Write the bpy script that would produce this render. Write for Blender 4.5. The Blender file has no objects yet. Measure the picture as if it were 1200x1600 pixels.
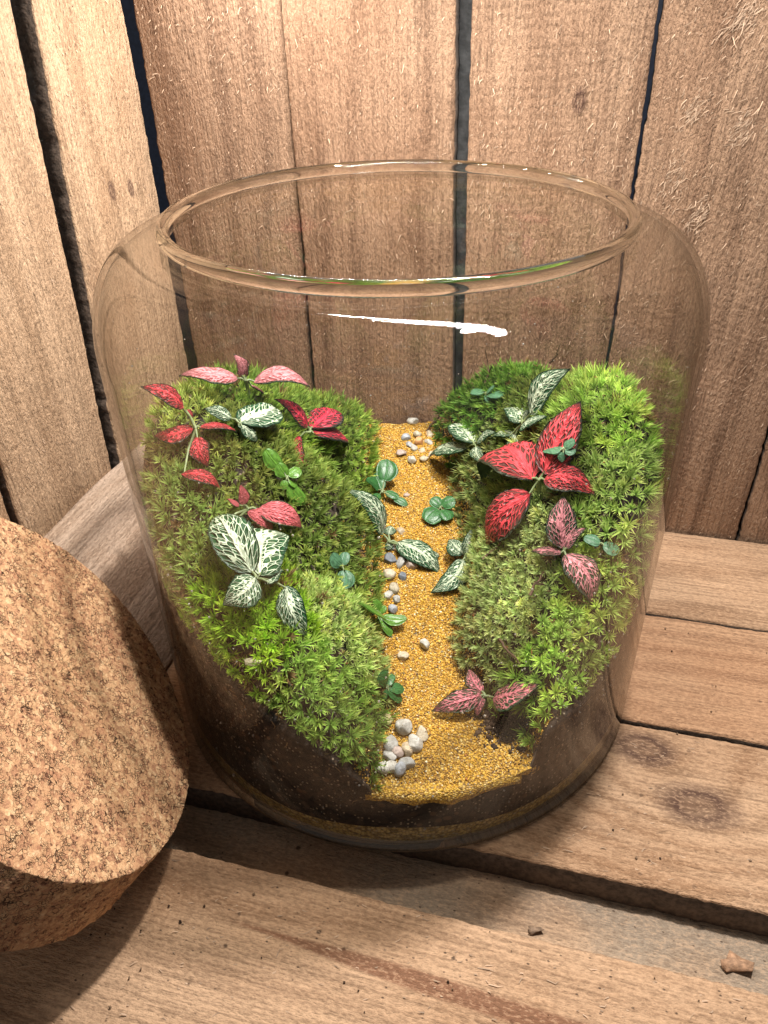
import bpy, math, random
import numpy as np
from mathutils import Vector, Matrix
U = 0.125                      # metres per unit: the jar's radius
R = math.radians
scene = bpy.context.scene
col = scene.collection
rng = np.random.default_rng(7)
random.seed(7)

# ---------------------------------------------------------------- camera
cam_d = bpy.data.cameras.new('camera')
cam = bpy.data.objects.new('camera', cam_d); col.objects.link(cam)
cr = Vector((.99966427, .01047222, -.02369971)); cu = Vector((.01346759, .57140622, .82055686)); cf = Vector((-.02213521, .82060055, -.57107334))
m = Matrix.Identity(4)
for i in range(3):
    m[i][0] = cr[i]; m[i][1] = cu[i]; m[i][2] = -cf[i]
m.translation = Vector((0, -2.56559867, 2.59306062))*U
cam.matrix_world = m
cam_d.sensor_fit = 'VERTICAL'; cam_d.sensor_height = 36; cam_d.lens = 27.0
cam_d.clip_start = .005; cam_d.clip_end = 50
scene.camera = cam
# ---------------------------------------------------------------- light and exposure
world = bpy.data.worlds.new('World'); scene.world = world; world.use_nodes = True
bg = world.node_tree.nodes['Background']
bg.inputs[0].default_value = (1.0, .96, .92, 1); bg.inputs[1].default_value = .20
scene.view_settings.view_transform = 'Standard'; scene.view_settings.look = 'None'
scene.view_settings.exposure = 0.0; scene.view_settings.gamma = 1
scene.render.engine = 'CYCLES'
cy = scene.cycles
cy.use_denoising = True; cy.max_bounces = 10; cy.transparent_max_bounces = 32; cy.transmission_bounces = 8
cy.diffuse_bounces = 4; cy.glossy_bounces = 4; cy.sample_clamp_indirect = 3.0
CR = Matrix.Rotation(R(-14), 4, 'Z')                        # the crate stands turned 14 degrees
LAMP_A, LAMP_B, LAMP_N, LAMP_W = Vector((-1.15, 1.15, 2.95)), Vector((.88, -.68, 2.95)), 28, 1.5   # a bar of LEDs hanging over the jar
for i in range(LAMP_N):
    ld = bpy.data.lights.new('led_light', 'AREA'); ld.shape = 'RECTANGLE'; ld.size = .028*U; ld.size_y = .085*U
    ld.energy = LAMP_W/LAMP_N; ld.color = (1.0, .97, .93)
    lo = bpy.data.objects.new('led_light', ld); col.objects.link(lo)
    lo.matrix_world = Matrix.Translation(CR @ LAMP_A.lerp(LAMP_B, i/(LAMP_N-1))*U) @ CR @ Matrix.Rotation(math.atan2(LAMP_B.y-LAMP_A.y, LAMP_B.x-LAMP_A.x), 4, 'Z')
ld = bpy.data.lights.new('key_light', 'AREA'); ld.shape = 'DISK'; ld.size = .24*U; ld.energy = 6.3; ld.color = (1.0, .97, .93)  # added unseen overhead lamp, takes load off the LEDs near the walls
lo = bpy.data.objects.new('key_light', ld); col.objects.link(lo)
kp = CR @ Vector((1.0, .10, 5.4))*U
lo.matrix_world = Matrix.Translation(kp) @ (Vector((-.1, 0, .8))*U-kp).to_track_quat('-Z', 'Y').to_matrix().to_4x4()

# ---------------------------------------------------------------- helpers
def tag(o, label=None, cat=None, group=None, kind=None):
    if label: o['label'] = label
    if cat: o['category'] = cat
    if group: o['group'] = group
    if kind: o['kind'] = kind
    return o
def empty(name, loc=(0, 0, 0), rot=None):
    o = bpy.data.objects.new(name, None); col.objects.link(o); o.empty_display_size = .01
    o.location = Vector(loc)*U
    if rot: o.rotation_euler = rot
    return o
def link_mesh(name, me, parent=None):
    o = bpy.data.objects.new(name, me); col.objects.link(o)
    if parent is not None: o.parent = parent
    return o
def mesh(name, V, F, mat, parent=None, smooth=True, uv=None, colr=None, origin=None, mats=None, fmat=None):
    """V (n,3) in units, F list of faces or an (m,k) array; uv/colr per vertex"""
    V = np.asarray(V, np.float32)*U
    if origin is not None: V = V-np.asarray(origin, np.float32)*U
    me = bpy.data.meshes.new(name)
    if isinstance(F, np.ndarray):
        k = F.shape[1]; lt = np.full(len(F), k, np.int32); fl = F.astype(np.int32).ravel()
    else:
        lt = np.array([len(f) for f in F], np.int32); fl = np.array([i for f in F for i in f], np.int32)
    me.vertices.add(len(V)); me.vertices.foreach_set('co', V.ravel())
    me.loops.add(len(fl)); me.loops.foreach_set('vertex_index', fl)
    me.polygons.add(len(lt)); me.polygons.foreach_set('loop_start', np.r_[0, np.cumsum(lt)[:-1]].astype(np.int32))
    if smooth: me.polygons.foreach_set('use_smooth', np.ones(len(lt), bool))
    if fmat is not None: me.polygons.foreach_set('material_index', np.asarray(fmat, np.int32))
    if uv is not None:
        l = me.uv_layers.new(name='uv'); l.data.foreach_set('uv', np.asarray(uv, np.float32)[fl].ravel())
    if colr is not None:
        a = me.color_attributes.new('tint', 'FLOAT_COLOR', 'POINT')
        c = np.ones((len(V), 4), np.float32); c[:, :3] = colr; a.data.foreach_set('color', c.ravel())
    me.update(calc_edges=True); me.validate()
    for mm in (mats or [mat]): me.materials.append(mm)
    return link_mesh(name, me, parent)
def grid_faces(nu, nv, wrap_u=False, wrap_v=False, off=0):
    iu = np.arange(nu if wrap_u else nu-1); iv = np.arange(nv if wrap_v else nv-1)
    a, b = np.meshgrid(iu, iv, indexing='ij'); a2 = (a+1) % nu; b2 = (b+1) % nv
    return np.stack([a*nv+b, a2*nv+b, a2*nv+b2, a*nv+b2], -1).reshape(-1, 4)+off
def lathe(name, prof, mat, parent, n=192, closed=False, origin=None):
    P = np.array(prof, float); a = np.linspace(0, 2*np.pi, n, endpoint=False)
    V = np.stack([P[None, :, 0]*np.cos(a)[:, None], P[None, :, 0]*np.sin(a)[:, None], np.broadcast_to(P[None, :, 1], (n, len(P)))], -1).reshape(-1, 3)
    return mesh(name, V, grid_faces(n, len(P), True, closed), mat, parent, origin=origin)
def tube(path, rad, n=7):
    path = np.array(path, float); rad = np.broadcast_to(rad, (len(path),)); T = np.gradient(path, axis=0); T /= np.linalg.norm(T, axis=1)[:, None]+1e-9
    ref = np.array([.37, .81, .45]); A = np.cross(T, ref); A /= np.linalg.norm(A, axis=1)[:, None]; B = np.cross(T, A)
    t = np.linspace(0, 2*np.pi, n, endpoint=False)
    V = path[:, None]+rad[:, None, None]*(np.cos(t)[None, :, None]*A[:, None]+np.sin(t)[None, :, None]*B[:, None])
    V = np.vstack([V.reshape(-1, 3), path[:1], path[-1:]]); k = len(path)
    F = [tuple(f) for f in grid_faces(k, n, False, True)]
    F += [(len(V)-2, (j+1) % n, j) for j in range(n)]+[(len(V)-1, (k-1)*n+j, (k-1)*n+(j+1) % n) for j in range(n)]
    return V, F
def vnoise(x, seed=0):                                       # smooth 1-D noise, arrays in
    r = np.random.default_rng(seed).normal(size=512); i = np.floor(x).astype(int); f = x-i; f = f*f*(3-2*f)
    return r[i % 512]*(1-f)+r[(i+1) % 512]*f

class NT:
    """small wrapper for building node trees"""
    def __init__(s, name):
        s.m = bpy.data.materials.new(name); s.m.use_nodes = True; s.t = s.m.node_tree; s.t.nodes.clear()
        s.out = s.t.nodes.new('ShaderNodeOutputMaterial')
    def n(s, typ, **kw):
        nd = s.t.nodes.new('ShaderNode'+typ)
        for k, v in kw.items(): setattr(nd, k, v)
        return nd
    def put(s, sock, v):
        if isinstance(v, bpy.types.NodeSocket): s.t.links.new(v, sock)
        elif isinstance(v, (tuple, list)):
            sock.default_value = tuple(v) if len(sock.default_value) == len(v) else tuple(v)+(1,)
        else: sock.default_value = v
    def math(s, op, a, b=0.0, c=0.0, clamp=False):
        nd = s.n('Math', operation=op, use_clamp=clamp)
        for i, v in enumerate((a, b, c)): s.put(nd.inputs[i], v)
        return nd.outputs[0]
    def add(s, a, b): return s.math('ADD', a, b)
    def sub(s, a, b): return s.math('SUBTRACT', a, b)
    def mul(s, a, b): return s.math('MULTIPLY', a, b)
    def ss(s, v, lo, hi, a=0.0, b=1.0):
        nd = s.n('MapRange', interpolation_type='SMOOTHSTEP'); s.put(nd.inputs[0], v)
        for i, q in enumerate((lo, hi, a, b)): s.put(nd.inputs[i+1], q)
        return nd.outputs[0]
    def xyz(s, v):
        nd = s.n('SeparateXYZ'); s.put(nd.inputs[0], v); return nd.outputs
    def vec(s, x, y, z=0.0):
        nd = s.n('CombineXYZ')
        for i, q in enumerate((x, y, z)): s.put(nd.inputs[i], q)
        return nd.outputs[0]
    def vmul(s, v, sc):
        nd = s.n('VectorMath', operation='MULTIPLY'); s.put(nd.inputs[0], v); s.put(nd.inputs[1], sc); return nd.outputs[0]
    def vadd(s, v, sc):
        nd = s.n('VectorMath', operation='ADD'); s.put(nd.inputs[0], v); s.put(nd.inputs[1], sc); return nd.outputs[0]
    def noise(s, v, scale=1.0, detail=2.0, rough=.5, dist=0.0, color=False):
        nd = s.n('TexNoise'); s.put(nd.inputs['Vector'], v); s.put(nd.inputs['Scale'], scale); s.put(nd.inputs['Detail'], detail)
        s.put(nd.inputs['Roughness'], rough); s.put(nd.inputs['Distortion'], dist); return nd.outputs[1 if color else 0]
    def vor(s, v, scale=1.0, feature='F1', rand=1.0):
        nd = s.n('TexVoronoi', feature=feature); s.put(nd.inputs['Vector'], v); s.put(nd.inputs['Scale'], scale); s.put(nd.inputs['Randomness'], rand); return nd.outputs
    def mix(s, f, a, b, blend='MIX'):
        nd = s.n('Mix', data_type='RGBA', blend_type=blend); s.put(nd.inputs[0], f); s.put(nd.inputs[6], a); s.put(nd.inputs[7], b); return nd.outputs[2]
    def ramp(s, f, stops):
        nd = s.n('ValToRGB'); s.put(nd.inputs[0], f); e = nd.color_ramp.elements
        while len(e) < len(stops): e.new(.5)
        for el, (p, c) in zip(e, stops): el.position = p; el.color = tuple(c)+(1,)
        return nd.outputs[0]
    def bump(s, h, dist, strength=1.0, normal=None):
        nd = s.n('Bump'); s.put(nd.inputs['Height'], h); s.put(nd.inputs['Distance'], dist); s.put(nd.inputs['Strength'], strength)
        if normal is not None: s.put(nd.inputs['Normal'], normal)
        return nd.outputs[0]
    def bsdf(s, **kw):
        nd = s.n('BsdfPrincipled')
        for k, v in kw.items(): s.put(nd.inputs[k.replace('_', ' ')], v)
        return nd
    def done(s, sh):
        s.t.links.new(sh.outputs[0] if hasattr(sh, 'outputs') else sh, s.out.inputs[0]); return s.m
    def obj(s): return s.n('TexCoord').outputs['Object']
    def attr(s, nm='tint'): return s.n('Attribute', attribute_name=nm).outputs['Color']

# ---------------------------------------------------------------- materials
def wood_mat(name, seed, light=(.50, .325, .225), dark=(.30, .170, .110), knots=(), rough=1.0, saw=1.0, grey=0.0, freq=5.0, specks=.5, streak=None, gain=1.0):
    light = tuple(q*gain for q in light); dark = tuple(q*gain for q in dark)
    t = NT(name); rs = np.random.default_rng(seed); off = tuple(rs.uniform(-40, 40, 3))
    P0 = t.vmul(t.obj(), (1/U, 1/U, 1/U)); P = t.vadd(P0, off); x0, y0, z0 = t.xyz(P0)
    w = t.noise(t.vmul(P, (.45, 1.3, 1.3)), 1.0, 2.0)
    yy = t.add(t.add(y0, t.mul(z0, .6)), t.mul(t.sub(w, .5), .75))
    kmask = 0.0; kn = None
    for (kx, ky, kr) in knots:
        dx = t.mul(t.sub(x0, kx), .62); dy = t.sub(y0, ky)
        d2 = t.add(t.mul(dx, dx), t.mul(dy, dy))
        d = t.math('SQRT', t.add(d2, t.mul(t.noise(P, 9.0, 2.0), kr*kr*.12)))
        g = t.math('EXPONENT', t.mul(d2, -1/(kr*kr*2.6)))
        yy = t.add(yy, t.mul(g, kr*2.0))
        core = t.ss(d, kr*.66, kr*.44); ring = t.mul(t.ss(t.math('ABSOLUTE', t.sub(d, kr*.52)), kr*.13, 0.0), t.ss(t.noise(P, 7.0, 3.0), .42, .62, .05, .75))
        inner = t.add(.5, t.mul(t.math('SINE', t.add(t.mul(d, 6.2832*9/kr*.55), t.mul(t.noise(P, 16.0, 3.0), 4.0))), .5)); km = t.math('MAXIMUM', t.mul(core, t.add(.62, t.mul(t.mul(inner, t.noise(P, 12.0, 3.0)), .7))), ring)
        kn = km if kn is None else t.math('MAXIMUM', kn, km)
    ph = t.add(t.mul(yy, freq*6.2832), t.mul(t.noise(t.vmul(P, (1.2, 9, 9)), 1.0, 3.0), 2.4))
    ring = t.math('POWER', t.add(.5, t.mul(t.math('SINE', ph), .5)), 2.2)
    amp = t.noise(t.vmul(P, (.4, 1.5, 1.5)), 1.0, 1.0)
    ring = t.mul(ring, t.ss(amp, .30, .65, .25, 1.0))
    fine = t.noise(t.vmul(P, (3.0, 75, 75)), 1.0, 4.0, .6)
    fib = t.noise(t.vmul(P, (9.0, 70, 70)), 1.0, 3.0, .65, .6)
    chunk = t.noise(t.vmul(P, (13.0, 34, 34)), 1.0, 4.0, .62, .8)
    sawc = t.math('SINE', t.add(t.mul(t.add(x0, t.mul(y0, float(rs.uniform(-.35, .35)))), 6.2832*27), t.mul(t.noise(P, 4.0, 3.0), 9.0)))
    sawm = t.mul(t.mul(t.ss(t.noise(t.vmul(P, (1.1, 2.2, 2.2)), 1.0, 2.0), .40, .62), saw), t.add(.5, t.mul(sawc, .5)))
    c = t.mix(t.mul(ring, .85), light, dark)
    c = t.mix(t.mul(t.ss(fine, .44, .68), .52), c, tuple(.55*q for q in dark))
    c = t.mix(t.mul(t.ss(fine, .52, .28), .35), c, tuple(min(1, 1.28*q) for q in light))
    st = t.noise(t.vmul(P, (.8, 1.7, 1.7)), 1.0, 4.0, .6)
    c = t.mix(t.ss(st, .40, .68, 0, .55), c, tuple(q*k for q, k in zip(dark, (1.15, 1.05, .95))))
    if grey: c = t.mix(t.mul(t.ss(t.noise(P, 2.2, 4.0), .35, .6, .3, 1.0), grey), c, (.30, .255, .20))
    pits = t.ss(chunk, .60, .74)
    c = t.mix(t.mul(pits, .55*rough), c, tuple(.35*q for q in dark))
    c = t.mix(t.mul(sawm, .10), c, tuple(.6*q for q in dark))
    v = t.vor(t.vmul(P, (1, 1, 1)), 11.0)
    sp = t.mul(t.ss(t.add(v[0], t.mul(t.noise(P, 60.0, 2.0), .10)), .17, .10), t.ss(t.xyz(v[1])[0], .62, .66))
    v2 = t.vor(t.vmul(P, (1, 1.6, 1)), 31.0)
    sp = t.math('MAXIMUM', sp, t.mul(t.ss(t.add(v2[0], t.mul(t.noise(P, 90.0, 2.0), .12)), .26, .14), t.ss(t.xyz(v2[1])[0], .66, .70)))
    c = t.mix(t.mul(sp, specks), c, (.055, .035, .024))
    if streak:                                              # a dark resin streak along the board
        sx0, sx1, sy0, sy1, sw = streak
        k = (sy1-sy0)/(sx1-sx0)
        dd = t.math('ABSOLUTE', t.sub(t.sub(y0, sy0), t.mul(t.sub(x0, sx0), k)))
        wv = t.mul(t.ss(x0, sx0, sx0+.7), sw)
        c = t.mix(t.mul(t.ss(t.sub(dd, wv), .012, -.006), t.mul(t.ss(x0, sx0, sx0+.12), .85)), c, (.20, .085, .045))
    if kn is not None: c = t.mix(t.mul(kn, .92), c, (.085, .042, .030))
    fuzz = t.noise(t.vmul(P, (48, 120, 120)), 1.0, 3.0, .7)
    c = t.mix(t.mul(t.ss(fuzz, .50, .64), .34), c, tuple(.5*q for q in dark)); c = t.mix(t.mul(t.ss(fuzz, .50, .38), .34), c, tuple(min(1, 1.3*q) for q in light))
    h = t.add(t.add(t.mul(ring, .25), t.mul(fine, .40)), t.add(t.mul(chunk, .75*rough), t.mul(sawm, .07)))
    h = t.add(h, t.mul(fuzz, .75))
    h = t.add(h, t.mul(fib, .5*rough))
    nb = t.bump(h, .0018, .9)
    return t.done(t.bsdf(Base_Color=c, Roughness=.78, Normal=nb, Specular_IOR_Level=.25))
def plain(name, c, rough=.6, bump=None, var=.25, scale=300.0, **kw):
    t = NT(name); n = t.noise(t.obj(), scale, 4.0, .6)
    cc = t.mix(t.ss(n, .3, .7), tuple(q*(1-var) for q in c), tuple(min(1, q*(1+var)) for q in c))
    b = t.bsdf(Base_Color=cc, Roughness=rough, **kw)
    if bump: t.put(b.inputs['Normal'], t.bump(n, bump))
    return t.done(b)
def cork_mat():
    t = NT('cork'); P = t.obj()
    P = t.vadd(P, t.vmul(t.n('VectorMath', operation='SUBTRACT').outputs[0], (0, 0, 0)))
    wp = t.n('VectorMath', operation='MULTIPLY_ADD'); t.put(wp.inputs[0], t.noise(P, 260.0, 2.0, color=True)); t.put(wp.inputs[1], (.0022,)*3); t.put(wp.inputs[2], P)
    Q = wp.outputs[0]
    v = t.vor(Q, 540.0); e = t.vor(Q, 540.0, 'DISTANCE_TO_EDGE')
    vs = t.vor(Q, 1000.0); es = t.vor(Q, 1000.0, 'DISTANCE_TO_EDGE')
    r = t.xyz(v[1])[0]; r2 = t.xyz(vs[1])[1]
    c = t.ramp(t.add(t.mul(r, .6), t.mul(r2, .4)), [(0.0, (.25, .110, .055)), (.22, (.42, .215, .118)), (.5, (.54, .305, .158)), (.8, (.65, .405, .218)), (1.0, (.72, .49, .29))])
    c = t.mix(t.mul(t.ss(t.noise(P, 30.0, 3.0), .45, .7), .3), c, (.33, .13, .07))
    gap = t.mul(t.ss(t.add(e[0], t.mul(t.sub(t.noise(P, 700.0, 2.0), .5), .12)), .050, .0), t.ss(t.noise(P, 190.0, 3.0), .50, .62))
    gap2 = t.mul(t.ss(es[0], .07, .01), t.ss(t.noise(P, 210.0, 3.0), .50, .62, 0, .8))
    hole = t.mul(t.ss(r2, .12, .06), t.ss(r, .5, .3))
    gp = t.math('MAXIMUM', t.math('MAXIMUM', gap, gap2), t.mul(hole, .7))
    c = t.mix(gp, c, (.055, .022, .012))
    h = t.sub(t.add(t.mul(r, .5), t.add(t.mul(r2, .35), t.mul(t.noise(P, 900.0, 4.0), .5))), t.mul(gp, 1.4))
    return t.done(t.bsdf(Base_Color=c, Roughness=.82, Specular_IOR_Level=.25, Normal=t.bump(h, .0009)))
def jar_glass():
    t = NT('clear_glass')
    f = t.n('LayerWeight'); f.inputs[0].default_value = .5; fa = f.outputs['Facing']
    fr = t.add(.028, t.mul(t.math('POWER', fa, 5.0), .8))
    tint = t.mix(t.math('POWER', fa, 6.0), (.980, .978, .970), (.74, .72, .66))     # the longer way through the wall at a slant
    wob = t.bump(t.noise(t.obj(), 16.0, 2.0), .0016, .02)
    tr = t.n('BsdfTransparent'); t.put(tr.inputs[0], tint)
    gl = t.n('BsdfGlossy'); gl.inputs['Roughness'].default_value = .004; t.put(gl.inputs['Normal'], wob)
    mx = t.n('MixShader'); t.put(mx.inputs[0], fr); t.t.links.new(tr.outputs[0], mx.inputs[1]); t.t.links.new(gl.outputs[0], mx.inputs[2])
    return t.done(mx)
def rim_glass():
    t = NT('rim_glass')
    g = t.n('BsdfGlass'); g.inputs['IOR'].default_value = 1.47; g.inputs['Roughness'].default_value = .0; t.put(g.inputs['Color'], (.97, .965, .94))
    t.put(g.inputs['Normal'], t.bump(t.noise(t.obj(), 25.0, 2.0), .0008, .3))
    return t.done(g)
def foliage(name, trans=.45, rough=.5, spec=.3):
    t = NT(name); c = t.attr()
    b = t.bsdf(Base_Color=c, Roughness=rough, Specular_IOR_Level=spec)
    tl = t.n('BsdfTranslucent'); t.put(tl.inputs[0], c)
    mx = t.n('MixShader'); mx.inputs[0].default_value = trans; t.t.links.new(b.outputs[0], mx.inputs[1]); t.t.links.new(tl.outputs[0], mx.inputs[2])
    return t.done(mx)
def leaf_mat(name, vein, cell, margin, width, nlat=7.0, net=3.6, blush=None):
    t = NT(name); uvn = t.n('UVMap'); uvn.uv_map = 'uv'; u, v, _ = t.xyz(uvn.outputs[0])
    rnd = t.n('ObjectInfo').outputs['Random']; av = t.math('ABSOLUTE', v); sgn = t.math('SIGN', v)
    s = t.sub(u, t.mul(av, .30)); wv = t.noise(t.vec(t.mul(u, 7.0), t.mul(v, 3.0), t.mul(rnd, 50.0)), 1.0, 2.0)
    sl = t.add(t.add(t.mul(s, nlat), t.mul(sgn, .25)), t.mul(t.sub(wv, .5), .35))
    lat = t.math('ABSOLUTE', t.sub(t.math('FRACT', sl), .5))               # 0 on a lateral vein
    q = t.vec(t.add(sl, t.mul(rnd, 31.0)), t.add(t.mul(v, net), t.mul(t.sub(wv, .5), .5)), 0.0)
    e = t.vor(q, 1.35, 'DISTANCE_TO_EDGE', .55)[0]
    thick = t.mul(t.ss(av, 0.0, 1.0, 1.0, .42), width)
    m1 = t.ss(t.sub(e, thick), .022, -.012)
    m2 = t.ss(t.sub(lat, t.mul(thick, .6)), .025, -.012)
    mid = t.ss(t.sub(av, t.ss(u, .0, 1.0, .16, .05)), .05, -.03)
    mm = t.math('MAXIMUM', t.math('MAXIMUM', m1, m2), mid)
    edge = t.mul(t.ss(av, .97, .80), t.ss(u, .985, .90))
    mm = t.mul(mm, edge)
    cellc = t.mix(t.ss(wv, .3, .7), cell, tuple(q_*1.5 for q_ in cell))
    veinc = t.mix(t.ss(t.noise(t.vec(u, v, rnd), 5.0, 3.0), .35, .7), vein, tuple(q_*.78 for q_ in (blush or vein)))
    base = t.mix(edge, margin, cellc)
    c = t.mix(mm, base, veinc)
    h = t.sub(t.mul(t.ss(e, 0.0, .35), 1.0), t.mul(mid, .9))
    b = t.bsdf(Base_Color=c, Roughness=.40, Specular_IOR_Level=.35, Normal=t.bump(h, .0012, .8))
    tl = t.n('BsdfTranslucent'); t.put(tl.inputs[0], c)
    mx = t.n('MixShader'); mx.inputs[0].default_value = .22; t.t.links.new(b.outputs[0], mx.inputs[1]); t.t.links.new(tl.outputs[0], mx.inputs[2])
    return t.done(mx)
def green_leaf(name, c, rough):
    t = NT(name); uvn = t.n('UVMap'); uvn.uv_map = 'uv'; u, v, _ = t.xyz(uvn.outputs[0]); av = t.math('ABSOLUTE', v)
    n = t.noise(t.vec(t.mul(u, 5.0), t.mul(v, 3.0), t.mul(t.n('ObjectInfo').outputs['Random'], 40.0)), 1.0, 3.0)
    cc = t.mix(t.ss(n, .3, .7), tuple(q*.75 for q in c), tuple(q*1.25 for q in c))
    cc = t.mix(t.ss(av, .10, .02, 0.0, .45), cc, tuple(min(1, q*2.0) for q in c))
    b = t.bsdf(Base_Color=cc, Roughness=rough, Specular_IOR_Level=.45, Normal=t.bump(t.add(n, t.ss(av, 0.0, .12)), .0005, .6))
    tl = t.n('BsdfTranslucent'); t.put(tl.inputs[0], cc)
    mx = t.n('MixShader'); mx.inputs[0].default_value = .25; t.t.links.new(b.outputs[0], mx.inputs[1]); t.t.links.new(tl.outputs[0], mx.inputs[2])
    return t.done(mx)
def stone_mat():
    t = NT('pebble_stone'); oi = t.n('ObjectInfo'); P = t.vadd(t.obj(), t.vec(t.mul(oi.outputs['Random'], 9.0), 0.0, 0.0))
    n = t.noise(P, 420.0, 5.0, .65); n2 = t.noise(P, 1500.0, 2.0)
    c = t.mix(t.ss(n, .35, .68), t.vmul(oi.outputs['Color'], (.60, .58, .55)), oi.outputs['Color'])
    c = t.mix(t.mul(t.ss(n2, .60, .70), .55), c, t.vmul(oi.outputs['Color'], (.30, .29, .30)))
    return t.done(t.bsdf(Base_Color=c, Roughness=.55, Normal=t.bump(n, .0008, .7)))
def soil_mat():
    t = NT('dark_soil'); P = t.obj()
    n = t.noise(P, 180.0, 5.0, .7); z = t.xyz(P)[2]
    crumb = t.vor(P, 330.0); c = t.mix(t.ss(n, .38, .64), (.004, .003, .002), (.030, .019, .013)); c = t.mix(t.ss(t.xyz(crumb[1])[2], .5, 1.0, 0.0, .8), c, (.058, .037, .025))
    v = t.vor(P, 640.0); k = t.ss(t.xyz(v[1])[0], .74, .80)
    c = t.mix(t.mul(k, t.ss(v[0], .42, .22)), c, (.30, .23, .16))
    v = t.vor(P, 240.0); c = t.mix(t.mul(t.ss(t.xyz(v[1])[1], .85, .9), t.ss(v[0], .42, .3)), c, (.09, .05, .028))
    return t.done(t.bsdf(Base_Color=c, Roughness=.85, Normal=t.bump(n, .0012)))
def grain_mat(name, stops, scale):
    t = NT(name); P = t.obj(); v = t.vor(P, scale); c = t.ramp(t.xyz(v[1])[0], stops)
    c = t.mix(t.ss(v[0], .35, .75), c, t.vmul(c, (.45, .42, .4)))
    return t.done(t.bsdf(Base_Color=c, Roughness=.5, Normal=t.bump(t.sub(1.0, v[0]), .0006)))
def tint_mat(name, rough=.5, spec=.4):
    t = NT(name); return t.done(t.bsdf(Base_Color=t.attr(), Roughness=rough, Specular_IOR_Level=spec))

# ---------------------------------------------------------------- terrain inside the jar
# --- terrain (numpy) ; units: jar radius = 1, x right, y back, z up
WALL_L = [(0,.30),(7,.36),(17,.49),(28,.59),(46,.73),(62,.82),(75,1.0),(90,1.15),(102,1.18),(116,1.12),(137,.96),(156,.81),(167,.74),(175,.69),(180,.69)]
WALL_R = [(0,.30),(9,.33),(17,.40),(25,.48),(34,.52),(50,.56),(62,.74),(75,.95),(90,1.1),(102,1.13),(117,1.08),(135,1.01),(150,.92),(161,.81),(167,.74),(175,.69),(180,.69)]
def sand_z(x, y):
    return .305 + (y+.96)*.205
def path_edges(y):
    return np.interp(y, EDGE_Y, EDGE_L), np.interp(y, EDGE_Y, EDGE_R)
def base_ground(x, y):
    x = np.asarray(x, float); y = np.asarray(y, float)
    r = np.hypot(x, y); az = np.degrees(np.arctan2(x, -y))
    l, rr = path_edges(y)
    s = sand_z(x, y)
    left = x < (l+rr)/2
    wz = np.where(left, np.interp(-az, *zip(*WALL_L)), np.interp(az, *zip(*WALL_R)))
    d = np.where(left, l-x, x-rr)
    dw = np.maximum(.965-r, 0)
    t = np.clip(d/np.maximum(d+dw, 1e-4), 0, 1)
    prof = np.where(d > 0, 1-(1-t)**1.6, 0)
    bulge = .10*np.sin(np.pi*np.clip(t, 0, 1))*np.clip((d+dw)/.5, 0, 1)
    return s + np.where(d > 0, (wz-s)*prof + bulge*(d > 0), -.01*np.clip(-d/.1, 0, 1))
EDGE_Y = [-.97, -.85, -.73, -.63, -.49, -.37, -.21, -.03, .145, .335, .565, .77, .95]
EDGE_L = [-.12, -.10, -.09, -.05, -.08, -.11, -.11, -.125, -.13, -.12, -.135, -.15, -.13]
EDGE_R = [.48, .46, .45, .30, .225, .22, .245, .28, .29, .275, .26, .22, .17]
# moss cushions: x, y, radius, bulge, blade length, spacing, colour (linear rgb), label
CUSHIONS = [
 (-.61, .46, .34, .07, .062, .030, (.105,.20,.030), 'mid green moss cushion at the back left under the large pink-leaved plant'),
 (-.25, .70, .26, .06, .055, .028, (.120,.22,.035), 'green moss cushion at the back of the left bank beside the sand path'),
 (-.88, .00, .28, .06, .060, .034, (.165,.245,.060), 'pale yellow-green moss cushion against the left glass below the red plant'),
 (-.60, -.05, .26, .06, .052, .026, (.135,.21,.045), 'olive moss cushion in the middle of the left bank beside the drooping red leaf'),
 (-.82, -.36, .27, .07, .066, .032, (.175,.30,.070), 'shaggy pale green moss cushion against the left glass beside the large white-veined leaves'),
 (-.28, -.02, .30, .06, .055, .028, (.120,.20,.040), 'dark green moss cushion on the left bank beside the small white-veined creeper'),
 (-.50, -.62, .30, .08, .056, .025, (.150,.30,.022), 'vivid green moss cushion at the front left under the large white-veined leaves'),
 (-.21, -.48, .24, .08, .042, .020, (.215,.33,.100), 'pale dense moss cushion beside the sand path at the front of the left bank'),
 (-.28, -.80, .27, .06, .055, .026, (.145,.27,.050), 'green moss cushion touching the front glass left of the white pebble pile'),
 (.43, .74, .32, .08, .050, .024, (.060,.145,.018), 'dark green moss cushion at the back right below the white-veined plants'),
 (.80, .14, .36, .08, .070, .030, (.165,.295,.055), 'light green moss cushion with long blades against the right glass at the back'),
 (.30, .40, .18, .05, .050, .026, (.140,.21,.065), 'grey-green moss cushion beside the path left of the big red plant'),
 (.80, -.26, .27, .07, .070, .032, (.185,.30,.080), 'pale loose moss cushion against the right glass beside the pink-netted leaves'),
 (.43, -.28, .33, .10, .040, .018, (.250,.37,.135), 'dense pale grey-green moss cushion bulging over the right side of the sand path'),
 (.68, -.50, .26, .07, .060, .028, (.190,.32,.070), 'green moss cushion at the front right against the glass'),
 (.50, -.70, .15, .05, .060, .030, (.170,.31,.055), 'small moss tuft behind the pink-veined seedling at the front'),
 (.60, .42, .22, .05, .055, .026, (.100,.175,.032), 'mid green moss patch under the big red plant on the right bank'),
 (.52, .04, .24, .06, .050, .024, (.190,.29,.080), 'moss cushion between the big red plant and the pale front cushion'),
]
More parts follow.
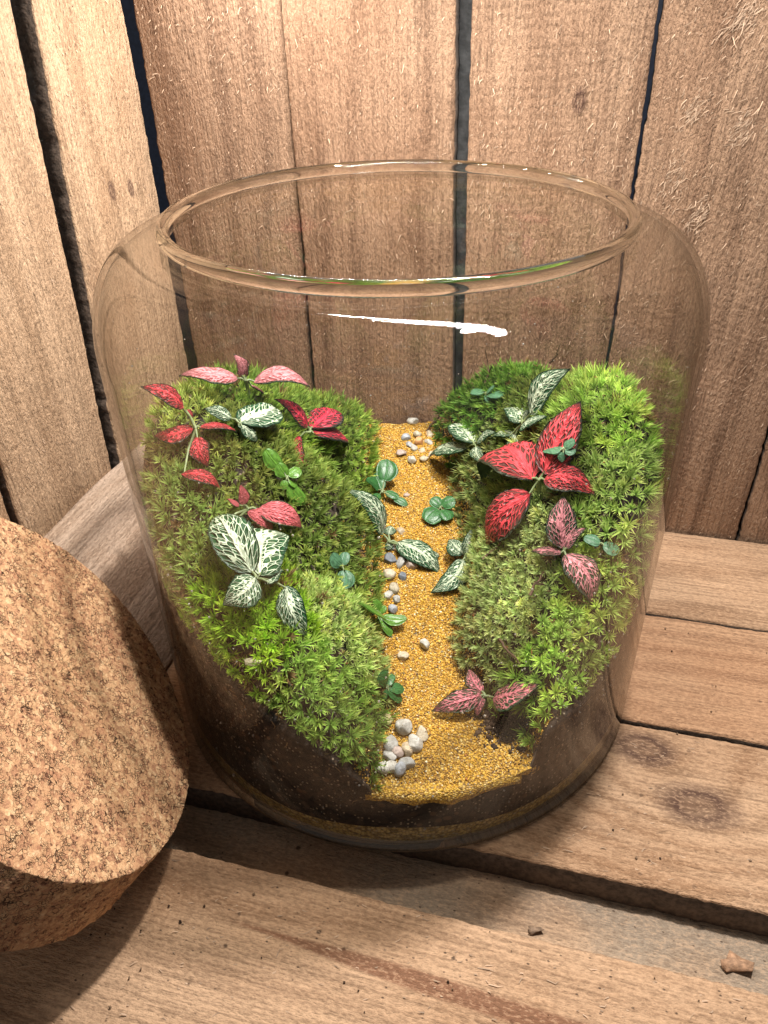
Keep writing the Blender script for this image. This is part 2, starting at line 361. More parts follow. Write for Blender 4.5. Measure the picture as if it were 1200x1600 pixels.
def cushion_bump(x, y):
    x = np.asarray(x, float); y = np.asarray(y, float)
    b = np.zeros(np.broadcast(x, y).shape)
    for c in CUSHIONS:
        d2 = ((x-c[0])**2+(y-c[1])**2)/c[2]**2
        b = np.maximum(b, c[3]*np.sqrt(np.clip(1-d2, 0, 1)))
    l, r = path_edges(y)
    dd = np.where(x < (l+r)/2, l-x, x-r)
    return 1.75*b*np.clip(dd/.05+.3, 0, 1)*np.clip((.975-np.hypot(x, y))/.08, .3, 1)
def ground(x, y):
    return base_ground(x, y)+cushion_bump(x, y)-.015

# ---------------------------------------------------------------- what grows and lies in the jar (positions in jar radii)
FITTONIAS = [
  ('pink', 'large pink plant on the highest left moss, its leaves spread like wings', (-0.608, 0.225, 1.297), 1.177, [
    (-0.636,0.219,1.305,-0.845,0.173,1.374,0.4,0.16), (-0.621,0.222,1.315,-0.638,0.219,1.405,0.55,0.05), (-0.604,0.226,1.313,-0.594,0.228,1.374,0.5,0.03), (-0.58,0.231,1.285,-0.36,0.279,1.252,0.4,0.24), (-0.594,0.241,1.267,-0.561,0.306,1.203,0.45,0.05)]),
  ('red', 'red-veined plant against the left glass with four leaves in a column', (-0.749, -0.083, 1.254), 1.164, [
    (-0.777,-0.091,1.338,-0.896,-0.127,1.447,0.42,0.15), (-0.755,-0.087,1.254,-0.904,-0.108,1.247,0.48,0.1), (-0.738,-0.079,1.252,-0.607,-0.041,1.221,0.45,0.1), (-0.745,-0.105,1.229,-0.699,-0.178,1.147,0.62,0.1), (-0.784,-0.242,1.152,-0.649,-0.215,1.075,0.36,0.2), (-0.792,-0.023,1.298,-0.762,-0.047,1.278,0.4,0.05)]),
  ('white', 'small white-veined plant between the pink and the dark red plants', (-0.6, -0.022, 1.24), 1.15, [
    (-0.602,-0.021,1.242,-0.483,0.233,1.186,0.46,0.08), (-0.626,-0.023,1.257,-0.723,-0.019,1.302,0.45,0.06), (-0.596,-0.025,1.231,-0.537,-0.015,1.153,0.5,0.1), (-0.605,-0.029,1.233,-0.563,-0.019,1.194,0.6,0.05)]),
  ('crimson', 'dark red plant at the back of the left bank near the path', (-0.378, 0.286, 1.029), 0.929, [
    (-0.387,0.286,1.047,-0.484,0.261,1.204,0.38,0.08), (-0.374,0.306,1.033,-0.309,0.549,1.026,0.62,0.05), (-0.371,0.291,1.016,-0.24,0.489,0.848,0.38,0.14), (-0.42,0.213,1.048,-0.364,0.061,0.986,0.38,0.12)]),
  ('rose', 'coral pink plant half hidden behind the large white-veined leaves', (-0.56, -0.251, 1.008), 0.908, [
    (-0.575,-0.258,1.024,-0.58,-0.237,1.102,0.5,0.02), (-0.587,-0.26,1.025,-0.622,-0.269,1.066,0.4,0.03), (-0.53,-0.239,0.993,-0.37,-0.188,0.874,0.42,0.16), (-0.564,-0.256,1.003,-0.474,-0.249,0.903,0.42,0.1), (-0.638,-0.32,0.998,-0.604,-0.428,0.927,0.5,0.1), (-0.643,-0.366,0.966,-0.683,-0.386,0.97,0.5,0.05)]),
  ('white', 'large white-veined plant at the front of the left bank with broad leaves', (-0.479, -0.606, 0.972), 0.832, [
    (-0.496,-0.597,0.984,-0.656,-0.372,1.09,0.5,0.16), (-0.472,-0.597,0.974,-0.406,-0.282,0.932,0.56,0.05), (-0.483,-0.608,0.974,-0.583,-0.699,0.944,0.86,0.1), (-0.447,-0.608,0.947,-0.405,-0.473,0.908,0.5,0.08), (-0.396,-0.557,0.894,-0.324,-0.674,0.759,0.48,0.14)]),
  ('white', 'white-veined creeper lying across the sand path behind the middle pebbles', (-0.051, 0.113, 0.572), 0.502, [
    (-0.082,0.142,0.585,-0.214,0.159,0.818,0.34,0.1), (-0.056,0.145,0.583,-0.048,0.203,0.6,0.9,0.02), (-0.065,0.113,0.565,-0.037,0.092,0.546,0.9,0.02), (-0.02,0.115,0.566,0.17,-0.014,0.514,0.52,0.1), (0.104,0.057,0.536,0.168,0.071,0.531,0.8,0.05)]),
  ('white', 'white-veined plant at the right edge of the path with one leaf over the sand', (0.27, -0.004, 0.567), 0.487, [
    (0.264,-0.007,0.563,0.118,-0.146,0.507,0.44,0.06), (0.268,0.017,0.571,0.207,0.1,0.599,0.8,0.03), (0.275,-0.0,0.578,0.299,0.049,0.678,0.42,0.03)]),
  ('white', 'upper white-veined plant at the back right with one tall upright leaf', (0.508, 0.253, 1.07), 0.97, [
    (0.53,0.231,1.119,0.65,0.188,1.339,0.4,0.03), (0.502,0.277,1.057,0.452,0.442,1.063,0.66,0.03), (0.513,0.238,1.081,0.57,0.117,1.178,0.55,0.05), (0.486,0.272,1.012,0.407,0.268,0.848,0.46,0.08), (0.472,0.283,0.996,0.385,0.4,0.926,0.42,0.05), (0.507,0.284,1.071,0.526,0.26,1.122,0.8,0.01)]),
  ('white', 'lower white-veined plant at the back right beside the path', (0.332, 0.439, 0.866), 0.776, [
    (0.331,0.45,0.866,0.247,0.714,0.851,0.5,0.04), (0.308,0.474,0.827,0.127,0.684,0.687,0.34,0.05), (0.337,0.422,0.866,0.356,0.335,0.835,0.62,0.05), (0.342,0.426,0.88,0.407,0.381,0.965,0.45,0.05)]),
  ('red', 'big vivid red plant on the right bank with five broad leaves', (0.515, -0.155, 1.053), 0.943, [
    (0.529,-0.155,1.075,0.654,-0.021,1.312,0.5,0.03), (0.493,-0.133,1.04,0.333,0.304,0.841,0.46,0.14), (0.527,-0.166,1.058,0.696,-0.262,1.064,0.52,0.14), (0.484,-0.168,1.0,0.325,-0.128,0.729,0.52,0.14), (0.513,-0.151,1.054,0.526,-0.146,1.079,0.6,0.01)]),
  ('pinknet', 'pink-netted plant on the right bank below the big red plant', (0.576, -0.402, 0.906), 0.806, [
    (0.576,-0.396,0.912,0.585,-0.261,1.051,0.56,0.05), (0.584,-0.4,0.915,0.649,-0.37,0.988,0.4,0.03), (0.572,-0.404,0.901,0.47,-0.344,0.871,0.34,0.05), (0.578,-0.407,0.901,0.668,-0.544,0.783,0.58,0.12)]),
  ('pinkseed', 'pink-veined seedling at the front end of the sand path', (0.298, -0.643, 0.432), 0.353, [
    (0.289,-0.64,0.432,0.103,-0.692,0.404,0.4,0.1), (0.289,-0.633,0.438,0.246,-0.546,0.477,0.55,0.04), (0.291,-0.646,0.428,0.263,-0.699,0.383,0.52,0.06), (0.324,-0.659,0.433,0.464,-0.719,0.583,0.5,0.08)]),
]
SEEDLINGS = [
  ('bright', 'glossy bright green seedling in the middle of the left bank', (-0.433, -0.085, 1.031), 0.941, [
    (-0.435,-0.083,1.035,-0.466,-0.069,1.088,0.75,0.04), (-0.43,-0.079,1.036,-0.39,-0.035,1.046,0.8,0.04), (-0.431,-0.089,1.024,-0.398,-0.076,0.995,0.8,0.04), (-0.437,-0.091,1.026,-0.447,-0.116,0.999,0.7,0.04), (-0.426,-0.095,1.011,-0.369,-0.103,0.924,0.55,0.04), (-0.453,-0.073,1.059,-0.511,-0.053,1.141,0.55,0.04)]),
  ('dark', 'dark green seedling leaning over the sand path at the back', (-0.084, 0.412, 0.637), 0.567, [
    (-0.077,0.453,0.667,-0.062,0.547,0.731,0.8,0.04), (-0.086,0.421,0.642,-0.11,0.504,0.688,0.5,0.04), (-0.101,0.412,0.644,-0.158,0.412,0.709,0.45,0.04), (-0.072,0.415,0.635,-0.007,0.388,0.616,0.5,0.04), (-0.033,0.387,0.613,0.031,0.361,0.591,0.45,0.04), (-0.095,0.399,0.631,-0.141,0.344,0.63,0.5,0.04)]),
  ('dark', 'four-leaved round dark green seedling on the sand beside the right bank', (0.179, 0.308, 0.61), 0.54, [
    (0.179,0.315,0.613,0.139,0.351,0.638,0.9,0.04), (0.185,0.317,0.615,0.244,0.341,0.643,0.9,0.04), (0.173,0.302,0.608,0.11,0.243,0.586,0.95,0.04), (0.184,0.301,0.608,0.216,0.245,0.59,0.9,0.04)]),
  ('grey', 'tiny blue-green seedling in the moss left of the middle pebbles', (-0.232, -0.222, 0.702), 0.632, [
    (-0.235,-0.22,0.707,-0.271,-0.219,0.764,0.7,0.04), (-0.23,-0.214,0.706,-0.219,-0.165,0.733,0.7,0.04), (-0.228,-0.225,0.691,-0.217,-0.288,0.647,0.75,0.04)]),
  ('bright', 'glossy green rosette seedling beside the lower middle pebbles', (-0.097, -0.269, 0.501), 0.431, [
    (-0.104,-0.272,0.507,-0.149,-0.378,0.644,0.5,0.04), (-0.099,-0.263,0.506,-0.109,-0.238,0.549,0.6,0.04), (-0.089,-0.271,0.503,-0.068,-0.246,0.521,0.7,0.04), (-0.081,-0.285,0.495,0.018,-0.287,0.488,0.42,0.04), (-0.094,-0.277,0.494,-0.079,-0.31,0.469,0.7,0.04), (-0.084,-0.293,0.481,-0.044,-0.338,0.44,0.4,0.04)]),
  ('dark', 'small dark green seedling above the front pebble pile', (-0.059, -0.625, 0.464), 0.394, [
    (-0.061,-0.627,0.47,-0.087,-0.641,0.538,0.7,0.04), (-0.057,-0.618,0.463,-0.04,-0.566,0.468,0.75,0.04), (-0.055,-0.617,0.455,0.004,-0.602,0.427,0.6,0.04), (-0.061,-0.633,0.459,-0.071,-0.656,0.433,0.65,0.04), (-0.057,-0.63,0.452,-0.006,-0.632,0.392,0.5,0.04)]),
  ('grey', 'pale green seedling resting over the upright red leaf', (0.589, -0.152, 1.179), 1.009, [
    (0.58,-0.154,1.172,0.533,-0.091,1.145,0.7,0.04), (0.59,-0.145,1.183,0.626,-0.154,1.216,0.7,0.04), (0.593,-0.157,1.179,0.631,-0.172,1.182,0.7,0.04), (0.589,-0.157,1.171,0.586,-0.171,1.136,0.6,0.04)]),
  ('grey', 'blue-green seedling with two round leaves beside the pink-netted plant', (0.706, -0.404, 0.939), 0.85, [
    (0.7,-0.403,0.939,0.646,-0.377,0.95,0.65,0.04), (0.708,-0.408,0.936,0.766,-0.42,0.922,0.8,0.04)]),
  ('grey', 'tiny grey-green seedling in the dark moss at the back right', (0.392, 0.61, 1.031), 0.971, [
    (0.387,0.618,1.03,0.342,0.691,1.015,0.6,0.04), (0.395,0.609,1.037,0.421,0.582,1.082,0.6,0.04), (0.402,0.598,1.036,0.455,0.523,1.063,0.6,0.04), (0.392,0.606,1.026,0.403,0.565,1.008,0.6,0.04)]),
]
PEBBLES = [
  (-0.049, -0.793, 0.065, 'grey', 'light grey round pebble at the upper left of the front pile'),
  (-0.000, -0.728, 0.073, 'white', 'long white pebble lying above the front pile'),
  (0.064, -0.753, 0.063, 'cream', 'cream pebble at the upper right end of the front pile'),
  (0.038, -0.792, 0.065, 'white', 'white angular pebble leaning against the cream one in the front pile'),
  (0.010, -0.812, 0.057, 'buff', 'buff pebble in the middle of the front pile'),
  (-0.024, -0.821, 0.048, 'rosy', 'pinkish grey pebble in the middle of the front pile'),
  (-0.052, -0.833, 0.052, 'grey', 'speckled grey pebble in the middle left of the front pile'),
  (0.009, -0.862, 0.062, 'speck', 'dark speckled grey pebble at the right of the front pile'),
  (-0.076, -0.879, 0.057, 'white', 'white pebble at the lower left of the front pile'),
  (-0.045, -0.875, 0.057, 'white', 'bright white pebble at the bottom of the front pile'),
  (-0.016, -0.884, 0.052, 'bluish', 'bluish white pebble lowest in the front pile'),
  (-0.072, -0.698, 0.065, 'ochre', 'mossy ochre pebble on the moss above the front pile'),
  (0.085, -0.378, 0.049, 'white', 'small pale pebble alone in the middle of the sand path'),
  (0.001, -0.432, 0.048, 'cream', 'small cream pebble alone on the sand path'),
  (-0.052, 0.115, 0.051, 'bluish', 'bluish grey pebble at the top left of the middle group'),
  (-0.012, 0.115, 0.062, 'cream', 'long cream pebble at the top of the middle group'),
  (0.029, 0.075, 0.059, 'cream', 'cream pebble at the top right of the middle group'),
  (-0.049, 0.041, 0.064, 'slate', 'slate grey pebble at the left of the middle group'),
  (-0.005, 0.025, 0.064, 'grey', 'grey pebble in the centre of the middle group'),
  (0.042, 0.016, 0.067, 'rosy', 'pinkish pebble at the right of the middle group'),
  (-0.055, -0.040, 0.063, 'cream', 'round cream pebble low in the middle group'),
  (-0.000, -0.043, 0.055, 'slate', 'dark slate pebble low in the middle group'),
  (-0.000, 0.207, 0.049, 'buff', 'buff pebble behind the white-veined creeper'),
  (-0.033, -0.108, 0.057, 'cream', 'cream pebble below the middle group'),
  (-0.057, -0.138, 0.048, 'white', 'white pebble below the middle group at the moss edge'),
  (-0.023, -0.159, 0.038, 'grey', 'tiny grey pebble below the middle group'),
  (-0.039, -0.208, 0.045, 'bluish', 'bluish pebble beside the glossy green rosette'),
  (0.067, 0.957, 0.063, 'white', 'white pebble at the far end of the sand path'),
  (0.029, 0.838, 0.049, 'bluish', 'bluish pebble at the left of the back group'),
  (0.088, 0.856, 0.049, 'cream', 'cream pebble at the top of the back group'),
  (0.096, 0.803, 0.052, 'orange', 'orange pebble in the back group'),
  (0.150, 0.860, 0.056, 'cream', 'pale cream pebble at the upper right of the back group'),
  (0.141, 0.795, 0.045, 'white', 'white pebble at the right of the back group'),
  (0.069, 0.761, 0.051, 'white', 'white pebble in the centre of the back group'),
  (0.110, 0.738, 0.045, 'buff', 'buff pebble in the centre of the back group'),
  (0.058, 0.673, 0.051, 'white', 'white pebble at the front of the back group'),
  (0.118, 0.675, 0.057, 'cream', 'cream pebble at the front right of the back group'),
  (0.154, 0.710, 0.051, 'buff', 'buff pebble at the right front of the back group'),
  (0.005, 0.724, 0.054, 'rosy', 'pinkish pebble at the lower left of the back group'),
  (0.047, 0.783, 0.039, 'bluish', 'blue-grey pebble in the back group'),
  (0.029, 0.435, 0.036, 'rosy', 'tiny pinkish pebble on the path below the leaning seedling'),
]
TWIGS = [
  ((0.128, 0.885, 0.682), (0.215, 0.858, 0.825), 'dark forked twig at the back of the path by the dark moss'),
  ((0.318, -0.206, 0.723), (0.442, -0.226, 0.892), 'long brown twig lying on the right moss below the red leaf'),
  ((0.691, 0.734, 1.117), (0.725, 0.726, 1.167), 'short dark twig sticking up from the moss at the back right'),
  ((0.397, 0.696, 1.044), (0.421, 0.693, 1.128), 'short twig at the back edge of the dark green moss'),
  ((0.346, -0.549, 0.626), (0.412, -0.643, 0.592), 'brown twig lying on the pale right cushion'),
  ((0.458, -0.471, 0.763), (0.512, -0.411, 0.823), 'thin twig on the right bank beside the pink-netted plant'),
]
CHIP = (1.076, -1.317, -0.142)
FLAKE = (0.437, -1.207, -0.142)
DRYLEAF = (-0.481, -0.785, 0.751)

# ---------------------------------------------------------------- setting
def quad_sheet(name, pts, mat, label):
    o = mesh(name, pts, [(0, 1, 2, 3)], mat, smooth=False); return tag(o, label, None, None, 'structure')
c14, s14 = math.cos(R(14)), math.sin(R(14))
def cw(X, Y, Z): return (X*c14+Y*s14, -X*s14+Y*c14, Z)       # crate axes -> world
quad_sheet('ground', [cw(-12, -9, -.62), cw(12, -9, -.62), cw(12, 9, -.62), cw(-12, 9, -.62)], plain('dark_ground', (.035, .030, .028), .9), 'dark ground under the wooden crate')
quad_sheet('background_wall', [cw(-12, 3.4, -.6), cw(12, 3.4, -.6), cw(12, 3.4, 9), cw(-12, 3.4, 9)], plain('navy_wall', (.012, .017, .032), .5), 'dark navy wall seen through the gap behind the crate')

# ---------------------------------------------------------------- the crate
crate = empty('wooden_crate', (0, 0, 0), (0, 0, R(-14)))
tag(crate, 'rough sawn wooden crate around the glass jar, its boards brown with dark gaps', 'crate')
edge_m = plain('weathered_shaded_edge', (.115, .080, .058), .85, .0007, .45, 420.0)  # grey sawn board sides, darkened so the colour carries their shade
fibre_m = tint_mat('wood_fibre', .8, .2)
def plank(org, ex, ey, L, a0, a1, b0, b1, th, mat, seed, label=None, fibres=0, fdir=0.0, rag=.006, name='plank', patches=()):
    """board with its face at local z=0; runs along ex from org; its two edges go a0->b0 and a1->b1 across ey"""
    ex = Vector(ex).normalized(); ey = Vector(ey).normalized(); ez = ex.cross(ey)
    nx = max(8, int(L/.022)); xs = np.linspace(0, L, nx); f = xs/L
    lo = a0+(b0-a0)*f+rag*(vnoise(xs*2.2, seed)*.45+vnoise(xs*13, seed+1)*.22+vnoise(xs*45, seed+9)*.30)
    hi = a1+(b1-a1)*f+rag*(vnoise(xs*2.2, seed+2)*.45+vnoise(xs*13, seed+3)*.22+vnoise(xs*45, seed+8)*.30)
    mid = (a0+a1+b0+b1)/4; r = .010
    wob = .004*vnoise(xs*3, seed+5)
    rows = [(lo, -th), (lo, -r*1.2), (lo+r*.35, -r*.35), (lo+r*1.2, 0*xs), (lo*.66+hi*.34, wob), (lo*.34+hi*.66, wob), (hi-r*1.2, 0*xs), (hi-r*.35, -r*.35), (hi, -r*1.2), (hi, -th)]
    V = np.stack([np.stack([xs-L/2, y-mid, np.broadcast_to(z, xs.shape)], -1) for y, z in rows], 1).reshape(-1, 3); n = len(rows)
    F = [tuple(q) for q in grid_faces(nx, n, False, True)]+[tuple(range(n)), tuple((nx-1)*n+j for j in range(n-1, -1, -1))]
    nf = len(F); fm = np.zeros(nf, int); fi = np.arange((nx-1)*n) % n; fm[:(nx-1)*n] = np.isin(fi, (0, 8, 9)); fm[-2:] = 1
    o = mesh(name, V, F, None, crate, smooth=False, mats=[mat, edge_m], fmat=fm)
    o.matrix_local = Matrix.Translation((Vector(org)+ex*(L/2)+ey*mid)*U) @ Matrix((ex, ey, ez)).transposed().to_4x4()
    if label: o['label'] = label
    if fibres:
        rg = np.random.default_rng(seed+77); k = int(fibres*1.6)
        px = rg.uniform(-L/2, L/2, k); py = rg.uniform(min(a0, b0)+.02, max(a1, b1)-.02, k)-mid
        for (qx, qy, qr, qk) in patches:                     # torn spots with longer splinters
            px = np.r_[px, rg.normal(qx, qr, qk)]; py = np.r_[py, rg.normal(qy, qr*.6, qk)]
        k2 = len(px); ln = rg.gamma(2.0, .007, k2)+.006; ln[k:] *= 1.5; wd = rg.uniform(.0009, .0024, k2)
        fx = (px+L/2)/L; lo_ = a0+(b0-a0)*fx-mid+.012; hi_ = a1+(b1-a1)*fx-mid-.012
        ok = (py > lo_) & (py < hi_); px, py, ln, wd = px[ok], py[ok], ln[ok], wd[ok]; k2 = len(px)
        an = fdir+rg.normal(0, .38, k2)+np.pi*(rg.random(k2) < .25); lift = rg.uniform(.05, .45, k2)
        d = np.stack([np.cos(an)*np.cos(lift), np.sin(an)*np.cos(lift), np.sin(lift)], -1); sd = np.stack([-np.sin(an), np.cos(an), 0*an], -1)
        b = np.stack([px, py, 0*px+.0005], -1); mm = b+d*ln[:, None]*.55+sd*(rg.normal(0, .15, k2)*ln)[:, None]; tp = b+d*ln[:, None]*.95; tp[:, 2] = np.maximum(tp[:, 2]-ln*.12, .002)
        V = np.stack([b-sd*wd[:, None], b+sd*wd[:, None], mm+sd*wd[:, None]*.8, mm-sd*wd[:, None]*.8, tp], 1).reshape(-1, 3); i5 = np.arange(k2)*5
        F = np.concatenate([np.stack([i5, i5+1, i5+2], -1), np.stack([i5, i5+2, i5+3], -1), np.stack([i5+3, i5+2, i5+4], -1)])
        cc = np.array((.50, .345, .235))[None]*rg.uniform(.6, 1.25, (k2, 1))
        fo = mesh('splinters', V, F, fibre_m, o, smooth=False, colr=np.repeat(cc, 5, 0)); fo['kind'] = 'stuff'
    return o
TOP = 3.25
UPX, EX = (0, 0, 1), (1, 0, 0)
# back boards: face looks toward -Y; local x up, local y = -X so that z = x cross y = -Y ... use ey=(-1,0,0): z = (0,0,1)x(-1,0,0) = (0,-1,0)
def back(x0t, x1t, x0b, x1b, Y, seed, mat, **kw):
    return plank((0, Y, -.06), UPX, (-1, 0, 0), TOP+.06, -x1b, -x0b, -x1t, -x0t, .10, mat, seed, **kw)
BL = dict(light=(.380, .236, .148), dark=(.188, .106, .064))
back(-1.56, -.838, -1.555, -.838, 1.305, 11, wood_mat('board_wood', 1, gain=0.86, rough=1.0, saw=1.0, freq=4.0, **BL), fibres=500, fdir=2.6, rag=.007)
back(-.832, -.075, -.818, -.005, 1.280, 12, wood_mat('board_wood', 2, gain=1.00, rough=.8, saw=.6, freq=5.0, **BL), fibres=350, fdir=3.1, rag=.004)
back(.002, .750, .036, .764, 1.285, 13, wood_mat('board_wood', 3, gain=1.04, rough=.8, saw=1.0, freq=5.0, knots=[(.55, -.10+.0, .06)], **BL), fibres=1100, fdir=2.9, rag=.004)
back(.768, 1.582, .780, 1.588, 1.285, 14, wood_mat('board_wood', 4, gain=0.97, rough=1.0, saw=.8, freq=5.0, **BL), fibres=900, fdir=2.5, rag=.006, patches=[(.85, .10, .05, 130), (.45, .02, .04, 110), (.52, .22, .03, 60), (.10, .12, .04, 80), (.25, .25, .05, 60)])
back(1.606, 2.40, 1.606, 2.40, 1.290, 15, wood_mat('board_wood', 5, gain=0.88, rough=1.0, saw=.6, knots=[(-1.4, .28, .05)], **BL), fibres=250, fdir=3.0)
dk = plain('grey_paint', (.10, .10, .10), .6, .0008, .4, 140.0)
plank((0, 1.392, -.06), UPX, (-1, 0, 0), TOP+.06, -.22, .22, -.22, .22, .09, dk, 21, name='batten', label='dark grey painted batten showing in the gap between two back boards')
# left end: face looks toward +X ; local x up, y = +Y -> z = (0,0,1)x(0,1,0) = (-1,0,0); use y=-Y for +X
def left(y0t, y1t, y0b, y1b, seed, mat, X=-1.6, **kw):
    return plank((X, 0, -.06), UPX, (0, -1, 0), TOP+.06, -y1b, -y0b, -y1t, -y0t, .10, mat, seed, **kw)
LL = dict(light=(.52, .345, .215), dark=(.30, .185, .108))
left(-.225, .545, -.33, .325, 31, wood_mat('board_wood', 6, rough=1.5, saw=.1, freq=3.0, specks=.2, **LL), fibres=700, fdir=.3, rag=.006)
left(.690, 1.285, .40, 1.285, 32, wood_mat('board_wood', 7, rough=1.5, saw=.1, freq=3.0, knots=[(.20, .02, .055), (.18, -.14, .05)], specks=.2, **LL), fibres=700, fdir=.3, rag=.009)
left(-1.10, -.275, -1.15, -.375, 33, wood_mat('board_wood', 8, rough=1.3, saw=.1, freq=3.0, specks=.2, **LL), fibres=60, fdir=.3)
left(-1.95, -1.13, -2.0, -1.18, 34, wood_mat('board_wood', 9, rough=1.3, saw=.1, freq=3.0, **LL))
# floor boards: face up
def floor(Y0, Y1, seed, mat, z=0.0, x0=-1.58, x1=2.4, th=.14, **kw):
    return plank((x0, 0, z), EX, (0, 1, 0), x1-x0, Y0, Y1, Y0, Y1, th, mat, seed, **kw)
FL = dict(light=(.54, .345, .212), dark=(.30, .172, .096))
floor(.556, 1.268, 41, wood_mat('board_wood', 10, rough=.5, saw=.2, freq=4.0, **FL), rag=.004)
floor(-.150, .538, 42, wood_mat('board_wood', 11, rough=.6, saw=.6, freq=6.0, light=(.53, .315, .182), dark=(.31, .166, .092)), rag=.006)
floor(-.888, -.178, 43, wood_mat('board_wood', 12, rough=.9, saw=.1, freq=5.0, knots=[(.66, .24, .17), (.86, .015, .19)], **FL), fibres=350, fdir=0.2, rag=.006)
floor(-1.96, -1.148, 44, wood_mat('board_wood', 13, rough=.9, saw=.5, freq=4.0, specks=.9, streak=(-.72, 1.4, .215, .11, .028), **FL), fibres=350, fdir=0.2, rag=.006)
floor(-1.42, -.70, 45, wood_mat('board_wood', 14, rough=.7, saw=.3, freq=3.0, grey=.7, specks=.9, **FL), z=-.146, th=.10)
floor(-.30, .60, 46, wood_mat('board_wood', 15, grey=.6, **FL), z=-.150, th=.10, name='batten')
# triangular corner post along the left bottom edge
Vp = []
ys = np.linspace(-.50, 1.26, 40)
for y in ys:
    w = .006*math.sin(y*9)
    Vp += [(-1.596, y, .004), (-1.596, y, .578+w), (-1.588, y, .588+w), (-1.574, y, .578+w), (-1.035, y, .030), (-1.030, y, .016), (-1.036, y, .004)]
k = 7
Fp = [tuple(q) for q in grid_faces(len(ys), k, False, True)]+[tuple(range(k)), tuple((len(ys)-1)*k+j for j in range(k-1, -1, -1))]
tw = wood_mat('post_wood', 16, rough=.7, saw=.2, freq=7.0, light=(.50, .37, .28), dark=(.33, .225, .155), specks=.4)
co = mesh('corner_post', np.array(Vp)[:, [1, 0, 2]]*np.array([1, -1, 1]), Fp, tw, crate, smooth=False)
co.rotation_euler = (0, 0, R(90))
co['label'] = 'slanting corner post along the bottom of the left boards'

# ---------------------------------------------------------------- cork stopper leaning on the left boards
cc_, nn_ = np.array((-1.147, -.844, .757)), np.array((1.53, .343, 1.0)); nn_ /= np.linalg.norm(nn_)
back_c = cc_-nn_*.27
z_ax = Vector(nn_); x_ax = Vector((0, 1, 0)).cross(z_ax).normalized(); y_ax = z_ax.cross(x_ax)
prof = [(1e-4, 0)]+[(.726*q, 0) for q in np.linspace(.1, .97, 14)]+[(.722, .006), (.726, .02)]+[(.726-.066*q, .27*q) for q in np.linspace(.12, .93, 16)]+[(.6600, .266), (.6590, .2690), (.6560, .27)]+[(.656*q, .27) for q in np.linspace(.985, .02, 46)]+[(1e-4, .27)]
P = np.array(prof); na = 260; a = np.linspace(0, 2*np.pi, na, endpoint=False)
V = np.stack([P[None, :, 0]*np.cos(a)[:, None], P[None, :, 0]*np.sin(a)[:, None], np.broadcast_to(P[None, :, 1], (na, len(P)))], -1).reshape(-1, 3)
jit = np.random.default_rng(3).normal(0, .0017, V.shape); rr = np.hypot(V[:, 0], V[:, 1]); jit *= np.clip(rr/.12, 0, 1)[:, None]
cork = mesh('cork_stopper', V+jit, grid_faces(na, len(P), True), cork_mat(), smooth=True)
cork.matrix_world = Matrix.Translation(Vector(back_c)*U) @ Matrix((x_ax, y_ax, z_ax)).transposed().to_4x4()
tag(cork, 'large round cork stopper leaning against the left boards in front of the jar', 'cork stopper')

# ---------------------------------------------------------------- the jar
jar = empty('glass_jar', (0, 0, .004))
tag(jar, 'wide open clear glass jar holding a planted moss landscape', 'jar')
th = np.pi/2*(.5-.5*np.cos(np.linspace(0, np.pi, 70)))**.9
def jar_prof(d):
    sh = [(1-d-(.255)*(1-np.cos(q)**.58), 1.655+(.285-d*.6)*np.sin(q)**1.193) for q in th]
    rb = .030; bt = [(1-d-rb*(1-np.sin(q)), (rb+d*.45)-rb*np.cos(q)) for q in np.linspace(0, np.pi/2, 12)]
    return bt+[(1-d, z) for z in np.linspace(.07, 1.63, 32)]+sh
outer = [(1e-4, .0)]+[(.92*q, 0) for q in (.3, .6, .9)]+jar_prof(0)
inner = [(1e-4, .012)]+[(.92*q, .012) for q in (.3, .6, .9)]+jar_prof(.018)
rimc, rimr = np.array((.736, 1.972)), .0215
lathe('glass_wall', outer+[(.741, 1.951)], jar_glass(), jar, 200)
lathe('glass_lining', inner+[(.731, 1.951)], bpy.data.materials['clear_glass'], jar, 200)
tt = np.linspace(0, 2*np.pi, 28, endpoint=False)
lathe('rim', [(rimc[0]+rimr*.92*math.cos(q), rimc[1]+rimr*1.05*math.sin(q)) for q in tt], rim_glass(), jar, 220, closed=True)

lathe('base_ring', [(.981+.019*math.cos(q), .016+.020*math.sin(q)) for q in tt], bpy.data.materials['rim_glass'], jar, 220, closed=True)

# ---------------------------------------------------------------- soil, drainage, sand
RI = .976
def disc_grid(z0, z1fn, nr=60, na=240):
    rs = np.linspace(0, RI, nr)**.8*RI**.2; a = np.linspace(0, 2*np.pi, na, endpoint=False)
    rr, aa = np.meshgrid(rs, a, indexing='ij'); x = rr*np.cos(aa); y = rr*np.sin(aa)
    return x, y
x, y = disc_grid(0, None)
z = ground(x, y)-.012
nr, na = x.shape
side_z = np.linspace(1, 0, 14)[1:]
V = [np.stack([x, y, z], -1).reshape(-1, 3)]
V += [np.stack([x[-1], y[-1], .115+.012*np.sin(np.arctan2(y[-1], x[-1])*7)+(z[-1]-.115)*q], -1) for q in side_z]
soil = mesh('soil', np.vstack(V), grid_faces(nr+len(side_z), na, False, True), soil_mat())
tag(soil, 'dark brown soil bed sloping up the back of the glass jar', 'soil', None, 'stuff')
drm = grain_mat('drainage_grit', [(0, (.16, .11, .03)), (.4, (.36, .25, .08)), (.8, (.50, .37, .14)), (1, (.28, .25, .18))], 700.0)
dr = lathe('drainage_sand', [(1e-4, .015), (.80, .016), (.950, .017), (.966, .026), (.974, .045), (.9762, .09), (.9755, .125)], drm, None, 160)
tag(dr, 'thin layer of yellow grit under the soil at the bottom of the jar', 'grit', None, 'stuff')
